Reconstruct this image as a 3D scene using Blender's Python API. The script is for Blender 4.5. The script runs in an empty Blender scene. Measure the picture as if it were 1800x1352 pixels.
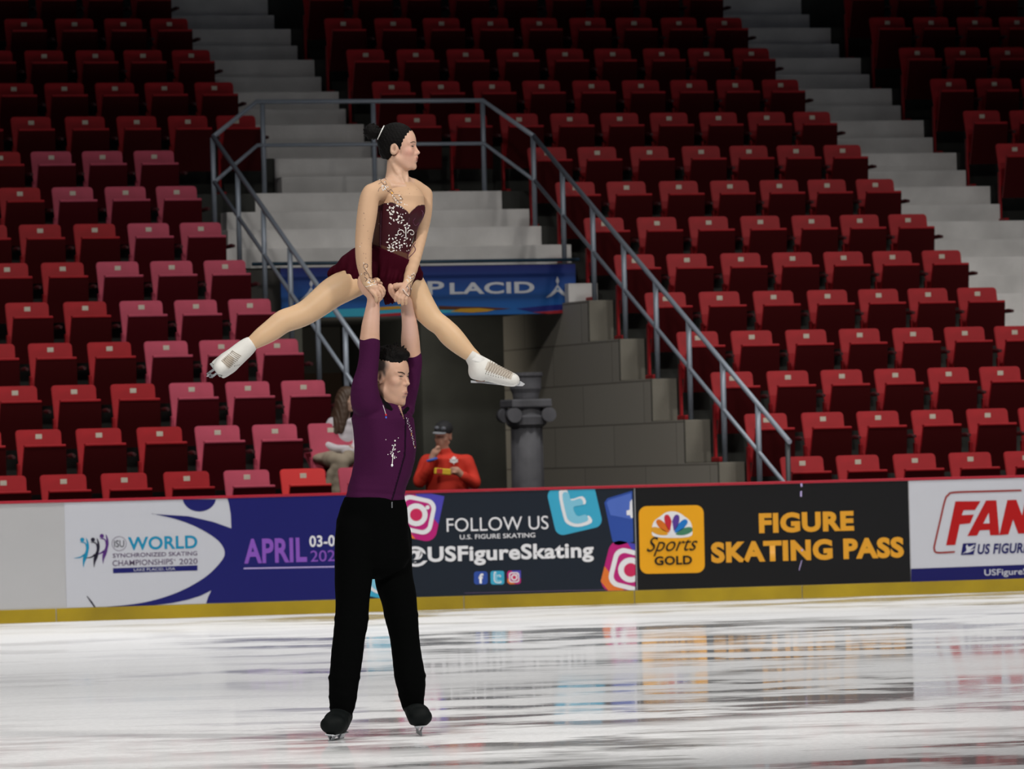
import bpy, bmesh, math, random
import numpy as np
from mathutils import Vector, Matrix
from mathutils.bvhtree import BVHTree
from mathutils.geometry import tessellate_polygon
random.seed(4)
SC = bpy.context.scene
COL = SC.collection
# ------------------------------------------------------------------ camera
F, PITCH, ROLL, YAW, CH = 10725.8, 0.01424, -0.02482, 0.30210, 1.22      # focal length in pixels of an 1800 px wide frame
fw = np.array([math.sin(YAW)*math.cos(PITCH), math.cos(YAW)*math.cos(PITCH), math.sin(PITCH)])
_r0 = np.array([math.cos(YAW), -math.sin(YAW), 0.0]); _u0 = np.cross(_r0, fw)
rt = _r0*math.cos(ROLL)+_u0*math.sin(ROLL); up = -_r0*math.sin(ROLL)+_u0*math.cos(ROLL)
CAM = np.array([0, 0, CH])
cd = bpy.data.cameras.new('camera'); cam = bpy.data.objects.new('camera', cd); COL.objects.link(cam)
cam.matrix_world = Matrix(((rt[0], up[0], -fw[0], 0), (rt[1], up[1], -fw[1], 0), (rt[2], up[2], -fw[2], CH), (0, 0, 0, 1)))
cd.sensor_width = 36; cd.lens = F/1800*36; cd.clip_end = 400
cd.dof.use_dof = True; cd.dof.focus_distance = 28.4; cd.dof.aperture_fstop = 11
SC.camera = cam
# ------------------------------------------------------------------ world, lamps, exposure
w = bpy.data.worlds.new('world'); SC.world = w; w.use_nodes = True
w.node_tree.nodes['Background'].inputs[0].default_value = (0.55, 0.6, 0.7, 1)
w.node_tree.nodes['Background'].inputs[1].default_value = 0.035
SC.view_settings.view_transform = 'Standard'; SC.view_settings.look = 'None'
SC.view_settings.gamma = 1; SC.view_settings.use_curve_mapping = False
SC.view_settings.exposure = 0.0
def spot(x, y, z, tx, ty, tz, power, ang, size=0.8, blend=0.6, col=(1, .96, .9)):
    l = bpy.data.lights.new('added_fill_spot', 'SPOT'); l.energy = power; l.spot_size = math.radians(ang); l.spot_blend = blend
    l.shadow_soft_size = size; l.color = col
    o = bpy.data.objects.new('added_fill_spot', l); COL.objects.link(o); o.location = (x, y, z)
    o.rotation_euler = Vector((tx-x, ty-y, tz-z)).to_track_quat('-Z', 'Y').to_euler(); return o
def area(x, y, z, sx, sy, power, col=(1, .97, .93), tgt=None):
    l = bpy.data.lights.new('ceiling_lamp', 'AREA'); l.energy = power; l.shape = 'RECTANGLE'; l.size = sx; l.size_y = sy; l.color = col; l.spread = math.radians(112)
    o = bpy.data.objects.new('ceiling_lamp', l); COL.objects.link(o); o.location = (x, y, z)
    if tgt: o.rotation_euler = Vector((tgt[0]-x, tgt[1]-y, tgt[2]-z)).to_track_quat('-Z', 'Y').to_euler()
    return o
for yy in (20, 30, 40, 48):
    for xx in (0, 12, 24):
        area(xx, yy, 15, 3, 1.5, 520 if yy == 48 else 200)
spot(4, 30, 16, 15, 54, 1, 5200, 34, blend=1.0)  # unseen pair of spots, added as frontal fill for the stands
spot(24, 30, 16, 22, 54, 1, 4400, 34, blend=1.0)
spot(-1, 14, 10, 7.9, 27.3, 1.8, 6200, 26)  # unseen pair of key spots, added to brighten the skaters
spot(16, 16, 12, 7.9, 27.3, 1.8, 5600, 26)
spot(17.2, 59.6, 2.7, 17.4, 64, 1.5, 130, 130, col=(1, .93, .8))  # unseen lamp added inside the tunnel to lighten its back wall

# ------------------------------------------------------------------ pixel rays
def ray(x, y): return fw+rt*(x-900)/F-up*(y-676)/F
def atY(x, y, Y):
    d = ray(x, y); return CAM+d*(Y/d[1])
def atZ(x, y, Z):
    d = ray(x, y); return CAM+d*((Z-CH)/d[2])
def project(P):
    d = np.asarray(P, float)-CAM; return 900+F*(d@rt)/(d@fw), 676-F*(d@up)/(d@fw)
D, D1, TR, H1, RR = 52.2390, 53.1294, 0.9563, 1.2917, 0.4135     # boards, first seat back, tread, first back height, riser
Yf = lambda i: D1-.83+(i-1)*TR
FL = lambda i: H1-.86+(i-1)*RR
# ------------------------------------------------------------------ materials
def mat(name, col, rough=.5, metal=0, spec=.5, emit=None, estr=0, bump=0, bscale=60, var=0, vscale=6, coat=0, attr=None, sheen=0):
    m = bpy.data.materials.new(name); m.use_nodes = True; nt = m.node_tree; b = nt.nodes['Principled BSDF']
    b.inputs['Base Color'].default_value = (*col, 1); b.inputs['Roughness'].default_value = rough; b.inputs['Metallic'].default_value = metal
    b.inputs['Specular IOR Level'].default_value = spec; b.inputs['Coat Weight'].default_value = coat; b.inputs['Sheen Weight'].default_value = sheen
    if emit: b.inputs['Emission Color'].default_value = (*emit, 1); b.inputs['Emission Strength'].default_value = estr
    tc = nt.nodes.new('ShaderNodeTexCoord')
    if attr:
        a = nt.nodes.new('ShaderNodeAttribute'); a.attribute_name = attr; nt.links.new(a.outputs['Color'], b.inputs['Base Color'])
    if var:
        n = nt.nodes.new('ShaderNodeTexNoise'); n.inputs['Scale'].default_value = vscale; n.inputs['Detail'].default_value = 6
        nt.links.new(tc.outputs['Object'], n.inputs['Vector'])
        mx = nt.nodes.new('ShaderNodeMix'); mx.data_type = 'RGBA'; mx.blend_type = 'MULTIPLY'
        mp = nt.nodes.new('ShaderNodeMapRange'); mp.inputs[1].default_value = .3; mp.inputs[2].default_value = .7
        mp.inputs[3].default_value = 1-var; mp.inputs[4].default_value = 1+var*.3
        nt.links.new(n.outputs['Fac'], mp.inputs[0]); mx.inputs[0].default_value = 1
        if attr: nt.links.new(a.outputs['Color'], mx.inputs[6])
        else: mx.inputs[6].default_value = (*col, 1)
        nt.links.new(mp.outputs[0], mx.inputs[7]); nt.links.new(mx.outputs[2], b.inputs['Base Color'])
    if bump:
        n = nt.nodes.new('ShaderNodeTexNoise'); n.inputs['Scale'].default_value = bscale; n.inputs['Detail'].default_value = 4
        nt.links.new(tc.outputs['Object'], n.inputs['Vector'])
        bp = nt.nodes.new('ShaderNodeBump'); bp.inputs['Strength'].default_value = bump; bp.inputs['Distance'].default_value = .01
        nt.links.new(n.outputs['Fac'], bp.inputs['Height']); nt.links.new(bp.outputs[0], b.inputs['Normal'])
    return m
def srgb(r, g, b):
    f = lambda c: (c/255/12.92) if c/255 <= .04045 else ((c/255+.055)/1.055)**2.4
    return (f(r), f(g), f(b))
M = {}
M['red'] = mat('red_plastic', (.38, .014, .020), .5, spec=.25, var=.12, vscale=9)
M['redB'] = mat('bright_red_plastic', (.66, .03, .03), .42)
M['pink'] = mat('faded_pink_plastic', (.50, .075, .125), .55, spec=.25, var=.12, vscale=7)
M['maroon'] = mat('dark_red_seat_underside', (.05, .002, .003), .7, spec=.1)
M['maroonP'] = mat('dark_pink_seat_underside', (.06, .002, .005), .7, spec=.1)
M['armr'] = mat('armrest_dark_red', (.05, .006, .008), .5)
M['plate'] = mat('number_plate', (.62, .58, .48), .5)
M['conc'] = mat('painted_step_concrete', (.78, .765, .75), .8, var=.18, vscale=2.5, bump=.2, bscale=30)
M['wallc'] = mat('beige_block_concrete', (.24, .225, .185), .85, var=.25, vscale=1.5, bump=.2, bscale=30)
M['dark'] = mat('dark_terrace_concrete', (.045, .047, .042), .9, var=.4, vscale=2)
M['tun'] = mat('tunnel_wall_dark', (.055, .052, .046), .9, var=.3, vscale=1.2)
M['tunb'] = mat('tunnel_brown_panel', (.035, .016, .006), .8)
M['rail'] = mat('grey_blue_painted_steel', (.27, .31, .37), .4, metal=.2)
M['railD'] = mat('dark_blue_pipe', (.02, .05, .08), .4)
M['board'] = mat('white_board_plastic', (.52, .52, .53), .35, var=.06, vscale=1)
M['yel'] = mat('yellow_kick_plate', (.42, .29, .004), .4, var=.25, vscale=2)
M['redrail'] = mat('red_cap_rail', (.42, .012, .03), .35)
def flatc(name, r, g, b, rough=.45): M[name] = mat('print_'+name, srgb(r, g, b), rough, spec=.3)
for nm, c in dict(pwhite=(202, 204, 212), navy=(22, 24, 104), blue=(34, 38, 122), purple=(140, 86, 190), lilac=(190, 175, 225), tealp=(20, 140, 180),
                  inkblk=(26, 22, 44), plum=(86, 46, 122), greyt=(96, 80, 110), charcoal=(25, 34, 46), black=(18, 18, 20), white=(235, 235, 238), gold=(238, 168, 24),
                  goldt=(226, 160, 44), fanred=(178, 14, 16), fanline=(150, 52, 48), deepblue=(16, 16, 92), twit=(60, 170, 205), twitl=(130, 200, 225), fb=(48, 80, 165), fbl=(80, 110, 195),
                  insp=(78, 70, 180), insm=(190, 30, 120), inso=(230, 120, 50), insr=(205, 40, 90), f1=(215, 110, 30), f2=(200, 40, 60), f3=(90, 60, 150), f4=(30, 120, 200), f5=(70, 130, 100),
                  f0=(225, 160, 40), sky=(20, 120, 190), ylw=(200, 150, 40), sred=(170, 40, 50), cyan=(60, 170, 200), brn=(90, 50, 30), signw=(205, 208, 215)).items():
    flatc(nm, *c)

# ------------------------------------------------------------------ mesh helpers
def obj(name, bm, m, parent=None, smooth=False):
    me = bpy.data.meshes.new(name); bm.to_mesh(me); bm.free()
    for mm in (m if isinstance(m, (list, tuple)) else [m]): me.materials.append(mm)
    if smooth: me.polygons.foreach_set('use_smooth', [True]*len(me.polygons))
    o = bpy.data.objects.new(name, me); COL.objects.link(o)
    if parent: o.parent = parent
    return o
def empty(name, loc=(0, 0, 0)):
    o = bpy.data.objects.new(name, None); COL.objects.link(o); o.location = loc; return o
def tag(o, label=None, cat=None, group=None, kind=None):
    if label: o['label'] = label
    if cat: o['category'] = cat
    if group: o['group'] = group
    if kind: o['kind'] = kind
    return o
def bx(bm, x0, x1, y0, y1, z0, z1, bev=0, mi=0, M4=None, seg=2):
    vs = [bm.verts.new((x, y, z)) for x in (x0, x1) for y in (y0, y1) for z in (z0, z1)]
    fs = [bm.faces.new([vs[i] for i in q]) for q in ((0, 1, 3, 2), (4, 6, 7, 5), (0, 4, 5, 1), (2, 3, 7, 6), (0, 2, 6, 4), (1, 5, 7, 3))]
    for f in fs: f.material_index = mi
    out = vs
    if bev:
        es = list({e for f in fs for e in f.edges})
        g = bmesh.ops.bevel(bm, geom=es, offset=bev, segments=seg, affect='EDGES', profile=.5)
        out = list({v for f in g['faces'] for v in f.verts} | {v for v in vs if v.is_valid})
        for f in g['faces']: f.material_index = mi
    if M4: bmesh.ops.transform(bm, matrix=M4, verts=[v for v in out if v.is_valid])
    return out
def tube(bm, pts, r, n=10, mi=0, caps=True):
    pts = [Vector(p) for p in pts]; rings = []
    rr = r if isinstance(r, (list, tuple)) else [r]*len(pts)
    prev = None
    for i, p in enumerate(pts):
        t = (pts[min(i+1, len(pts)-1)]-pts[max(i-1, 0)]).normalized()
        a = (prev or Vector((0, 0, 1)) if abs(t.z) < .95 else Vector((1, 0, 0)))
        a = (a-t*a.dot(t)).normalized(); b = t.cross(a); prev = a
        rings.append([bm.verts.new(p+(a*math.cos(2*math.pi*k/n)+b*math.sin(2*math.pi*k/n))*rr[i]) for k in range(n)])
    for i in range(len(rings)-1):
        for k in range(n):
            f = bm.faces.new((rings[i][k], rings[i][(k+1) % n], rings[i+1][(k+1) % n], rings[i+1][k])); f.smooth = True; f.material_index = mi
    if caps:
        bm.faces.new(rings[0][::-1]).material_index = mi; bm.faces.new(rings[-1]).material_index = mi
def lathe(bm, prof, n=24, c=(0, 0)):
    rings = [[bm.verts.new((c[0]+r*math.cos(2*math.pi*k/n), c[1]+r*math.sin(2*math.pi*k/n), z)) for k in range(n)] for r, z in prof]
    for i in range(len(rings)-1):
        for k in range(n): bm.faces.new((rings[i][k], rings[i][(k+1) % n], rings[i+1][(k+1) % n], rings[i+1][k]))
    bm.faces.new(rings[0][::-1]); bm.faces.new(rings[-1])
def ORD(n): return ['lowest', 'second', 'third', 'fourth', 'fifth', 'sixth', 'seventh', 'eighth', 'ninth', 'tenth', 'eleventh', 'twelfth', 'thirteenth', 'fourteenth', 'fifteenth'][n-1]
def NTH(n): return ['first', 'second', 'third', 'fourth', 'fifth', 'sixth', 'seventh', 'eighth', 'ninth'][n-1]
# ------------------------------------------------------------------ ice
def ice_mat():
    m = bpy.data.materials.new('skated_ice'); m.use_nodes = True; nt = m.node_tree; nt.nodes.clear(); N = nt.nodes.new; L = nt.links.new
    out = N('ShaderNodeOutputMaterial'); tc = N('ShaderNodeTexCoord')
    def noise(sx, sy, sc, det=5, rough=.55, off=0):
        mp = N('ShaderNodeMapping'); mp.inputs['Scale'].default_value = (sx, sy, 1); mp.inputs['Location'].default_value = (off, off*.7, 0)
        L(tc.outputs['Object'], mp.inputs[0]); n = N('ShaderNodeTexNoise'); n.inputs['Scale'].default_value = sc
        n.inputs['Detail'].default_value = det; n.inputs['Roughness'].default_value = rough; L(mp.outputs[0], n.inputs['Vector']); return n
    def rng(src, a, b, c, d):
        r = N('ShaderNodeMapRange'); r.inputs[1].default_value = a; r.inputs[2].default_value = b; r.inputs[3].default_value = c; r.inputs[4].default_value = d
        L(src, r.inputs[0]); return r.outputs[0]
    def math_(op, a, b):
        q = N('ShaderNodeMath'); q.operation = op
        for i, v in enumerate((a, b)):
            if isinstance(v, (int, float)): q.inputs[i].default_value = v
            else: L(v, q.inputs[i])
        return q.outputs[0]
    big = rng(noise(.55, .6, .38, 5, .6, 3.1).outputs['Fac'], .43, .55, 0, 1)        # wet, polished patches
    strk = rng(noise(.5, .85, 1.15, 6, .6, 9).outputs['Fac'], .47, .56, 0, 1)
    fine = rng(noise(6, 7, 5, 4, .7, 1).outputs['Fac'], .35, .65, 0, 1)
    wet = math_('MULTIPLY', big, strk)
    wet = math_('ADD', math_('MULTIPLY', wet, 1.1), math_('MULTIPLY', strk, .16))
    wet = math_('MULTIPLY', wet, math_('ADD', math_('MULTIPLY', fine, .3), .72))
    # toward the left boards the ice is evenly frosted: a broad, worn area of the rink
    sep = N('ShaderNodeSeparateXYZ'); L(tc.outputs['Object'], sep.inputs[0])
    lx = math_('SUBTRACT', sep.outputs[0], math_('MULTIPLY', sep.outputs[1], .235))
    wear = rng(lx, .3, 2.4, .35, 1)
    wet = math_('MULTIPLY', wet, wear)
    fac = math_('MINIMUM', math_('ADD', math_('MULTIPLY', wet, .84), .09), .80)
    dif = N('ShaderNodeBsdfDiffuse'); glo = N('ShaderNodeBsdfGlossy'); glo.inputs['Roughness'].default_value = .045
    cr = N('ShaderNodeMix'); cr.data_type = 'RGBA'; cr.inputs[6].default_value = (.70, .71, .73, 1); cr.inputs[7].default_value = (.86, .87, .89, 1)
    L(fine, cr.inputs[0]); L(cr.outputs[2], dif.inputs['Color']); glo.inputs['Color'].default_value = (.9, .9, .92, 1)
    bp = N('ShaderNodeBump'); bp.inputs['Strength'].default_value = .05; bp.inputs['Distance'].default_value = .002
    L(noise(1, 1, 14, 5, .6).outputs['Fac'], bp.inputs['Height']); L(bp.outputs[0], glo.inputs['Normal'])
    mx = N('ShaderNodeMixShader'); L(fac, mx.inputs[0]); L(dif.outputs[0], mx.inputs[1]); L(glo.outputs[0], mx.inputs[2]); L(mx.outputs[0], out.inputs[0])
    return m
bm = bmesh.new(); bx(bm, -14, 44, 3, D, -.2, 0)
tag(obj('floor', bm, ice_mat()), kind='structure')
bm = bmesh.new(); bx(bm, -14, 44, D, 90, -.3, -.1)
tag(obj('floor', bm, M['dark']), kind='structure')

# ------------------------------------------------------------------ terraces
XVL, XVR, XAL0, XAL1, XAR0, XAR1 = 15.56, 18.90, 16.72, 18.0, 23.02, 24.42
NR = 17
def terrace(name, spans, m, mend=None):
    bm = bmesh.new()
    for i, x0, x1 in spans:
        bx(bm, x0, x1, Yf(i), 74 if i > 9 else 66 if (x0 >= XVL-.1 and x1 <= XVR+.1) else 74, FL(i)-RR-.05 if i > 9 else -.1, FL(i))
    return tag(obj(name, bm, m), kind='structure')
def stepped(name, x0, x1, i0, i1, m, mw=None, wall=None):
    """one solid stepped block: profile in y-z swept along x, end faces in the wall material"""
    bm = bmesh.new(); prof = [(Yf(i0), -.1)]
    for i in range(i0, i1+1): prof += [(Yf(i), FL(i)), (Yf(i+1), FL(i))]
    prof += [(Yf(i1+1), -.1)]
    A = [bm.verts.new((x0, y, z)) for y, z in prof]; B = [bm.verts.new((x1, y, z)) for y, z in prof]
    n = len(prof)
    for k in range(n):
        bm.faces.new((A[k], A[(k+1) % n], B[(k+1) % n], B[k]))
    for tri in tessellate_polygon([[Vector((y, z, 0)) for y, z in prof]]):
        f = bm.faces.new([A[t] for t in tri]); f.material_index = 1
        f = bm.faces.new([B[t] for t in tri]); f.material_index = 1
    bmesh.ops.recalc_face_normals(bm, faces=bm.faces[:])
    return tag(obj(name, bm, [m, mw or m]), kind='structure')
def wall_mat():
    m = mat('beige_block_wall', (.18, .165, .14), .85); nt = m.node_tree; b = nt.nodes['Principled BSDF']
    tc = nt.nodes.new('ShaderNodeTexCoord'); s = nt.nodes.new('ShaderNodeSeparateXYZ'); c = nt.nodes.new('ShaderNodeCombineXYZ'); br = nt.nodes.new('ShaderNodeTexBrick')
    nt.links.new(tc.outputs['Object'], s.inputs[0]); nt.links.new(s.outputs[1], c.inputs[0]); nt.links.new(s.outputs[2], c.inputs[1]); nt.links.new(c.outputs[0], br.inputs['Vector'])
    br.inputs['Scale'].default_value = 1; br.inputs['Brick Width'].default_value = 1.91; br.inputs['Row Height'].default_value = .4135; br.inputs['Mortar Size'].default_value = .008
    br.inputs['Color1'].default_value = (.44, .41, .355, 1); br.inputs['Color2'].default_value = (.39, .36, .31, 1); br.inputs['Mortar'].default_value = (.22, .20, .17, 1)
    nt.links.new(br.outputs['Color'], b.inputs['Base Color']); return m
WM = wall_mat()
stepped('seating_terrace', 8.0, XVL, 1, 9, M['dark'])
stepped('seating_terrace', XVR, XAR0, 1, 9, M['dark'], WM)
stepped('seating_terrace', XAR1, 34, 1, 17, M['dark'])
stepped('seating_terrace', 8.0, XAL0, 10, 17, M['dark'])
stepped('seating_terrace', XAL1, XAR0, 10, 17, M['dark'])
# tunnel roof under the landing
bm = bmesh.new(); bx(bm, XVL, XVR, Yf(8)+.02, Yf(18), 2.84, 3.30)
tag(obj('tunnel_roof', bm, M['tun']), kind='structure')
def box_obj(name, b, m, parent=None, bev=.008):
    bm = bmesh.new(); bx(bm, *b, bev); return obj(name, bm, m, parent)
# landing over the tunnel: two wide painted steps with half steps that run out to the sides
land = empty('landing_steps', ((XVL+XVR)/2, Yf(8), FL(8)))
tag(land, 'wide pale grey concrete landing and steps above the blue sign over the tunnel', 'steps')
def part(name, b, m, root, bev=.006):
    o = box_obj(name, b, m, root, bev); o.matrix_parent_inverse = Matrix.Translation(root.location).inverted(); return o
part('step', (16.25, 18.917, Yf(10)-.012, Yf(10)+.42, 3.30, FL(10)+.003), M['conc'], land)
part('half_step', (15.88, 19.14, Yf(10)-.25, Yf(10), FL(9), FL(10)-.2), M['conc'], land)
part('step', (15.70, 19.04, Yf(9)-.006, Yf(10)-.013, 3.30, FL(9)+.002), M['conc'], land)
part('half_step', (15.60, 19.28, Yf(9)-.25, Yf(9), FL(8)+.012, FL(9)-.2), M['conc'], land)
part('kerb', (18.93, 19.24, Yf(8)-.25, Yf(8), FL(7)+.002, FL(8)-.22), M['conc'], land)
for i in range(2, 8):                                  # pale ends of the risers beside the tunnel wall
    part('riser_end', (18.905, 19.16, Yf(i)-.03, Yf(i)-.001, FL(i-1)+.001, FL(i)-.002), M['wallc'], land)
# ------------------------------------------------------------------ aisle stairs
def stairs(x0, x1, i0, i1, label, mm):
    r = empty('aisle_stairs', ((x0+x1)/2, Yf(i0)-.3, FL(i0)-RR)); tag(r, label, 'stairs')
    for i in range(i0, i1+1):
        part('step', (x0, x1, Yf(i), Yf(i+1)+.02, FL(i)-RR-.02, FL(i)), mm, r, .01)
        part('half_step', (x0, x1, Yf(i)-.26, Yf(i)+.001, FL(i)-RR, FL(i)-.205), mm, r, .01)
stairs(XAL0+.01, XAL1-.01, 11, 17, 'pale concrete aisle stairs climbing from the landing between the left and middle seat blocks', M['conc'])
stairs(XAR0+.01, XAR1-.01, 5, 17, 'pale concrete aisle stairs on the right between the middle and far right seat blocks', M['conc'])
# ------------------------------------------------------------------ tunnel
YB = 64.0
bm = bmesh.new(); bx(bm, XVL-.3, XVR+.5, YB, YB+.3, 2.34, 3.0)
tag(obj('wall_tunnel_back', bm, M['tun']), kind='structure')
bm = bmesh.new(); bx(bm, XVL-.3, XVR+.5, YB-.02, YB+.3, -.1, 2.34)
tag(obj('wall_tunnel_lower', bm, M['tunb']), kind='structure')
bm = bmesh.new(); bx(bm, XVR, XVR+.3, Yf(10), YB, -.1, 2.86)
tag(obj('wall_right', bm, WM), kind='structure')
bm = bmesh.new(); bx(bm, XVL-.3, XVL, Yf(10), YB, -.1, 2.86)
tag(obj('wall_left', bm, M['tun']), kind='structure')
P = atY(669, 611, YB-.1); Q = atY(696, 603, YB-.1)
ex = box_obj('exit_sign', (P[0]-.02, Q[0], YB-.12, YB-.02, P[2]-.08, Q[2]), mat('lit_red_sign', (.6, .01, .02), .4, emit=(1, .01, .03), estr=.9), bev=.004)
tag(ex, 'small red lit box sign on the dark back wall of the tunnel', 'sign')
# plaster column in the tunnel
YP = 55.2
P = atY(928, 850, YP); cx = P[0]; sc = (YP*1.0)/F/.955
def col_z(y): return atY(928, y, YP)[2]
root = empty('plaster_column', (cx, YP, -.1)); tag(root, 'grey plaster column with a wide scrolled capital standing in the dark tunnel', 'column')
mp = mat('grey_plaster', (.105, .105, .118), .7, var=.3, vscale=6)
bm = bmesh.new(); zb = -.1
lathe(bm, [(.20, 0), (.20, .12), (.165, .16), (.155, .2), (.15, 1.1), (.145, col_z(752)-zb)], 28, (0, 0))
for v in bm.verts:
    if .19 < v.co.z < 1.8:
        a = math.atan2(v.co.y, v.co.x); s = 1+.05*math.cos(14*a); v.co.x *= s; v.co.y *= s
obj('shaft', bm, mp, root, True)
bm = bmesh.new(); z0, z1 = col_z(752)-zb, col_z(702)-zb
lathe(bm, [(.15, z0), (.19, z0+.03), (.20, z0+.1), (.17, z0+.12), (.15, z1)], 28)
for s in (-1, 1):
    for yy in (-.14, .14): tube(bm, [(s*.17, yy-.05, z0+.12), (s*.17, yy+.05, z0+.12)], .07, 18)
bx(bm, -.2, .2, -.2, .2, z1-.08, z1, .015)
obj('capital', bm, mp, root)
bm = bmesh.new(); z2 = col_z(655)-zb
lathe(bm, [(.12, z1), (.13, z1+.06), (.15, z1+.1), (.15, z2-.05), (.165, z2-.03), (.165, z2)], 24)
obj('top_block', bm, mp, root)
# ------------------------------------------------------------------ railing round the tunnel
root = empty('stair_railing', ((XVL+XVR)/2, Yf(10), FL(10))); tag(root, 'grey-blue steel railing around the tunnel opening, sloping down both sides', 'railing')
def rp(name, pts, r, m=None):
    bm = bmesh.new(); tube(bm, pts, r, 12); o = obj(name, bm, m or M['rail'], root); o.matrix_parent_inverse = Matrix.Translation(root.location).inverted(); return o
H = .95
Rt = [(16.29, Yf(10), FL(10)+H), (18.74, Yf(10), FL(10)+H)]
slope = RR/TR
xr, xl = 18.985, 15.575
C_r = (xr, Yf(9), FL(9)+H-.02); E_r = (xr, 52.45, C_r[2]-(Yf(9)-52.45)*slope)
C_l = (xl, Yf(9), FL(9)+H); YL = Yf(3)+.03; E_l = (xl, YL, C_l[2]-(Yf(9)-YL)*slope)
rp('handrail', [C_l, Rt[0], Rt[1], C_r], .024)
rp('handrail', [C_r, E_r], .024); rp('handrail', [C_l, E_l], .024)
dz = -.46
dn = lambda p, q=dz: (p[0], p[1], p[2]+q)
rp('mid_rail', [dn(C_l), dn(Rt[0], -.45), dn(Rt[1], -.45), dn(C_r)], .02)
rp('mid_rail', [dn(C_r), dn((xr, 52.42, E_r[2]))], .02); rp('mid_rail', [dn(C_l), dn(E_l)], .02)
for x in (16.36, 17.55, 18.74): rp('post', [(x, Yf(10)+.02, FL(10)), (x, Yf(10)+.02, FL(10)+H)], .026)
for i in range(2, 10):
    for x in ((xr, xl) if i > 2 else (xr,)):
        yy = Yf(i)+(.03 if i < 9 else 0) + (-.14 if i in (8,) else 0)
        yy = Yf(i)+.03; top = C_r[2]-(Yf(9)-yy)*slope; base = FL(i)
        rp('post', [(x, yy, base), (x, yy, top)], .026)
rp('post', [(xr, 52.5, .1), (xr, 52.5, E_r[2])], .024, mat('dark_post', (.03, .035, .04), .5))
P0, P1 = atY(470, 458, Yf(8)-.45), atY(1043, 456, Yf(8)-.45)
bm = bmesh.new(); tube(bm, [(xl, P0[1], P1[2]), (xr, P1[1], P1[2])], .018, 10)
tag(obj('hanging_pipe', bm, M['railD']), 'thin dark blue pipe running across just above the blue tunnel sign', 'pipe')
# ------------------------------------------------------------------ rink barrier
root = empty('rink_barrier', (16, D+.06, 0)); tag(root, 'long white rink barrier with red cap rail and yellow kick plate behind the ice', 'barrier')
ZT = 1.07
part('board_panel', (0, 34, D, D+.1, .0, ZT-.025), M['board'], root, 0)
part('cap_rail', (0, 34, D-.012, D+.13, ZT-.025, ZT), M['redrail'], root, .006)
for k, (a, b) in enumerate([(100, None)]):
    pass
xs = [0.0]+[float(atY(x, 1060, D)[0]) for x in (98, 815, 1115, 1410)]+[34.0]
for a, b in zip(xs, xs[1:]): part('kick_plate', (a+.004, b-.004, D-.012, D+.0, .0, .118), M['yel'], root, .003)
# ------------------------------------------------------------------ seats
def plate_quad(bm, w, zt, zb, yt, yb, th, wb=None, cor=.03, mi=(0, 0), dish=0.0):
    """curved rounded panel: front outline in x-z, leaning from (yb,zb) to (yt,zt)"""
    wb = wb or w; H_ = zt-zb; out = []
    nx = 8
    def P(u, v):           # u -1..1, v 0..1
        ww = (wb+(w-wb)*v)/2; ux = u
        return (ux*ww, yb+(yt-yb)*v+dish*(u*u), zb+H_*v)
    outline = []
    for k in range(5): a = math.pi/2*k/4; outline.append((1-cor/(w/2)*(1-math.sin(a)) if 0 else 1-cor/(w/2)+cor/(w/2)*math.cos(a), 1-cor/H_+cor/H_*math.sin(a)))
    top = outline; left = [(-u, v) for u, v in outline[::-1]]; bot = [(-1, 0.0), (1, 0.0)]
    ring = top+left+bot
    us = []
    f = [bm.verts.new((P(u, v)[0], P(u, v)[1]-th/2, P(u, v)[2])) for u, v in ring]; b = [bm.verts.new((P(u, v)[0], P(u, v)[1]+th/2, P(u, v)[2])) for u, v in ring]
    n = len(ring)
    F1 = bm.faces.new(f); F1.material_index = mi[1]; F2 = bm.faces.new(b[::-1]); F2.material_index = mi[0]
    for k in range(n):
        q = bm.faces.new((f[k], b[k], b[(k+1) % n], f[(k+1) % n])); q.material_index = mi[0]
def make_seat(kind):
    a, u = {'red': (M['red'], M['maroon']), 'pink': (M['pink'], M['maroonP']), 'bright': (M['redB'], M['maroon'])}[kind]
    r = empty('stadium_seat')
    bm = bmesh.new(); plate_quad(bm, .425, .86, .40, 0, -.12, .022, wb=.40, cor=.035)
    bmesh.ops.bevel(bm, geom=[e for e in bm.edges if len(e.link_faces) == 2 and (e.link_faces[0].normal.dot(e.link_faces[1].normal) < .3 if e.is_manifold else False)], offset=.006, segments=2, affect='EDGES')
    obj('backrest', bm, a, r)
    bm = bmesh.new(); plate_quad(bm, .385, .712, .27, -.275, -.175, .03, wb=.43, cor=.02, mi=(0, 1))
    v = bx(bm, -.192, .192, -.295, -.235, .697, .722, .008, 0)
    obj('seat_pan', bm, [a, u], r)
    bm = bmesh.new(); bx(bm, -.03, .03, -.034, -.03, .775, .818, .0015); bm2 = bm
    obj('number_plate', bm, M['plate'], r)
    bm = bmesh.new(); tube(bm, [(.262, -.05, .612), (.262, -.2, .617), (.262, -.31, .612)], [.02, .022, .016], 8)
    obj('armrest', bm, M['armr'], r)
    bm = bmesh.new(); bx(bm, -.222, -.198, -.12, -.07, .02, .55, .005); bx(bm, -.245, -.19, -.30, -.06, .0, .05, .01)
    obj('standard', bm, a, r)
    return r
PROTO = {}
nseat = 0
def copy_seat(kind, loc, label, group, openpan=False):
    global nseat
    if kind not in PROTO: PROTO[kind] = make_seat(kind); root = PROTO[kind]
    else:
        src = PROTO[kind]; root = src.copy(); COL.objects.link(root)
        for ch in src.children:
            c = ch.copy(); COL.objects.link(c); c.parent = root
    root.location = loc; tag(root, label, 'seat', group)
    if openpan:
        for ch in root.children:
            if ch.name.startswith('seat_pan'):
                ch.matrix_local = Matrix.Translation((0, -.175, .40)) @ Matrix.Rotation(math.radians(-78), 4, 'X') @ Matrix.Translation((0, .175, -.30))
    nseat += 1; return root
HB = .2125
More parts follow.
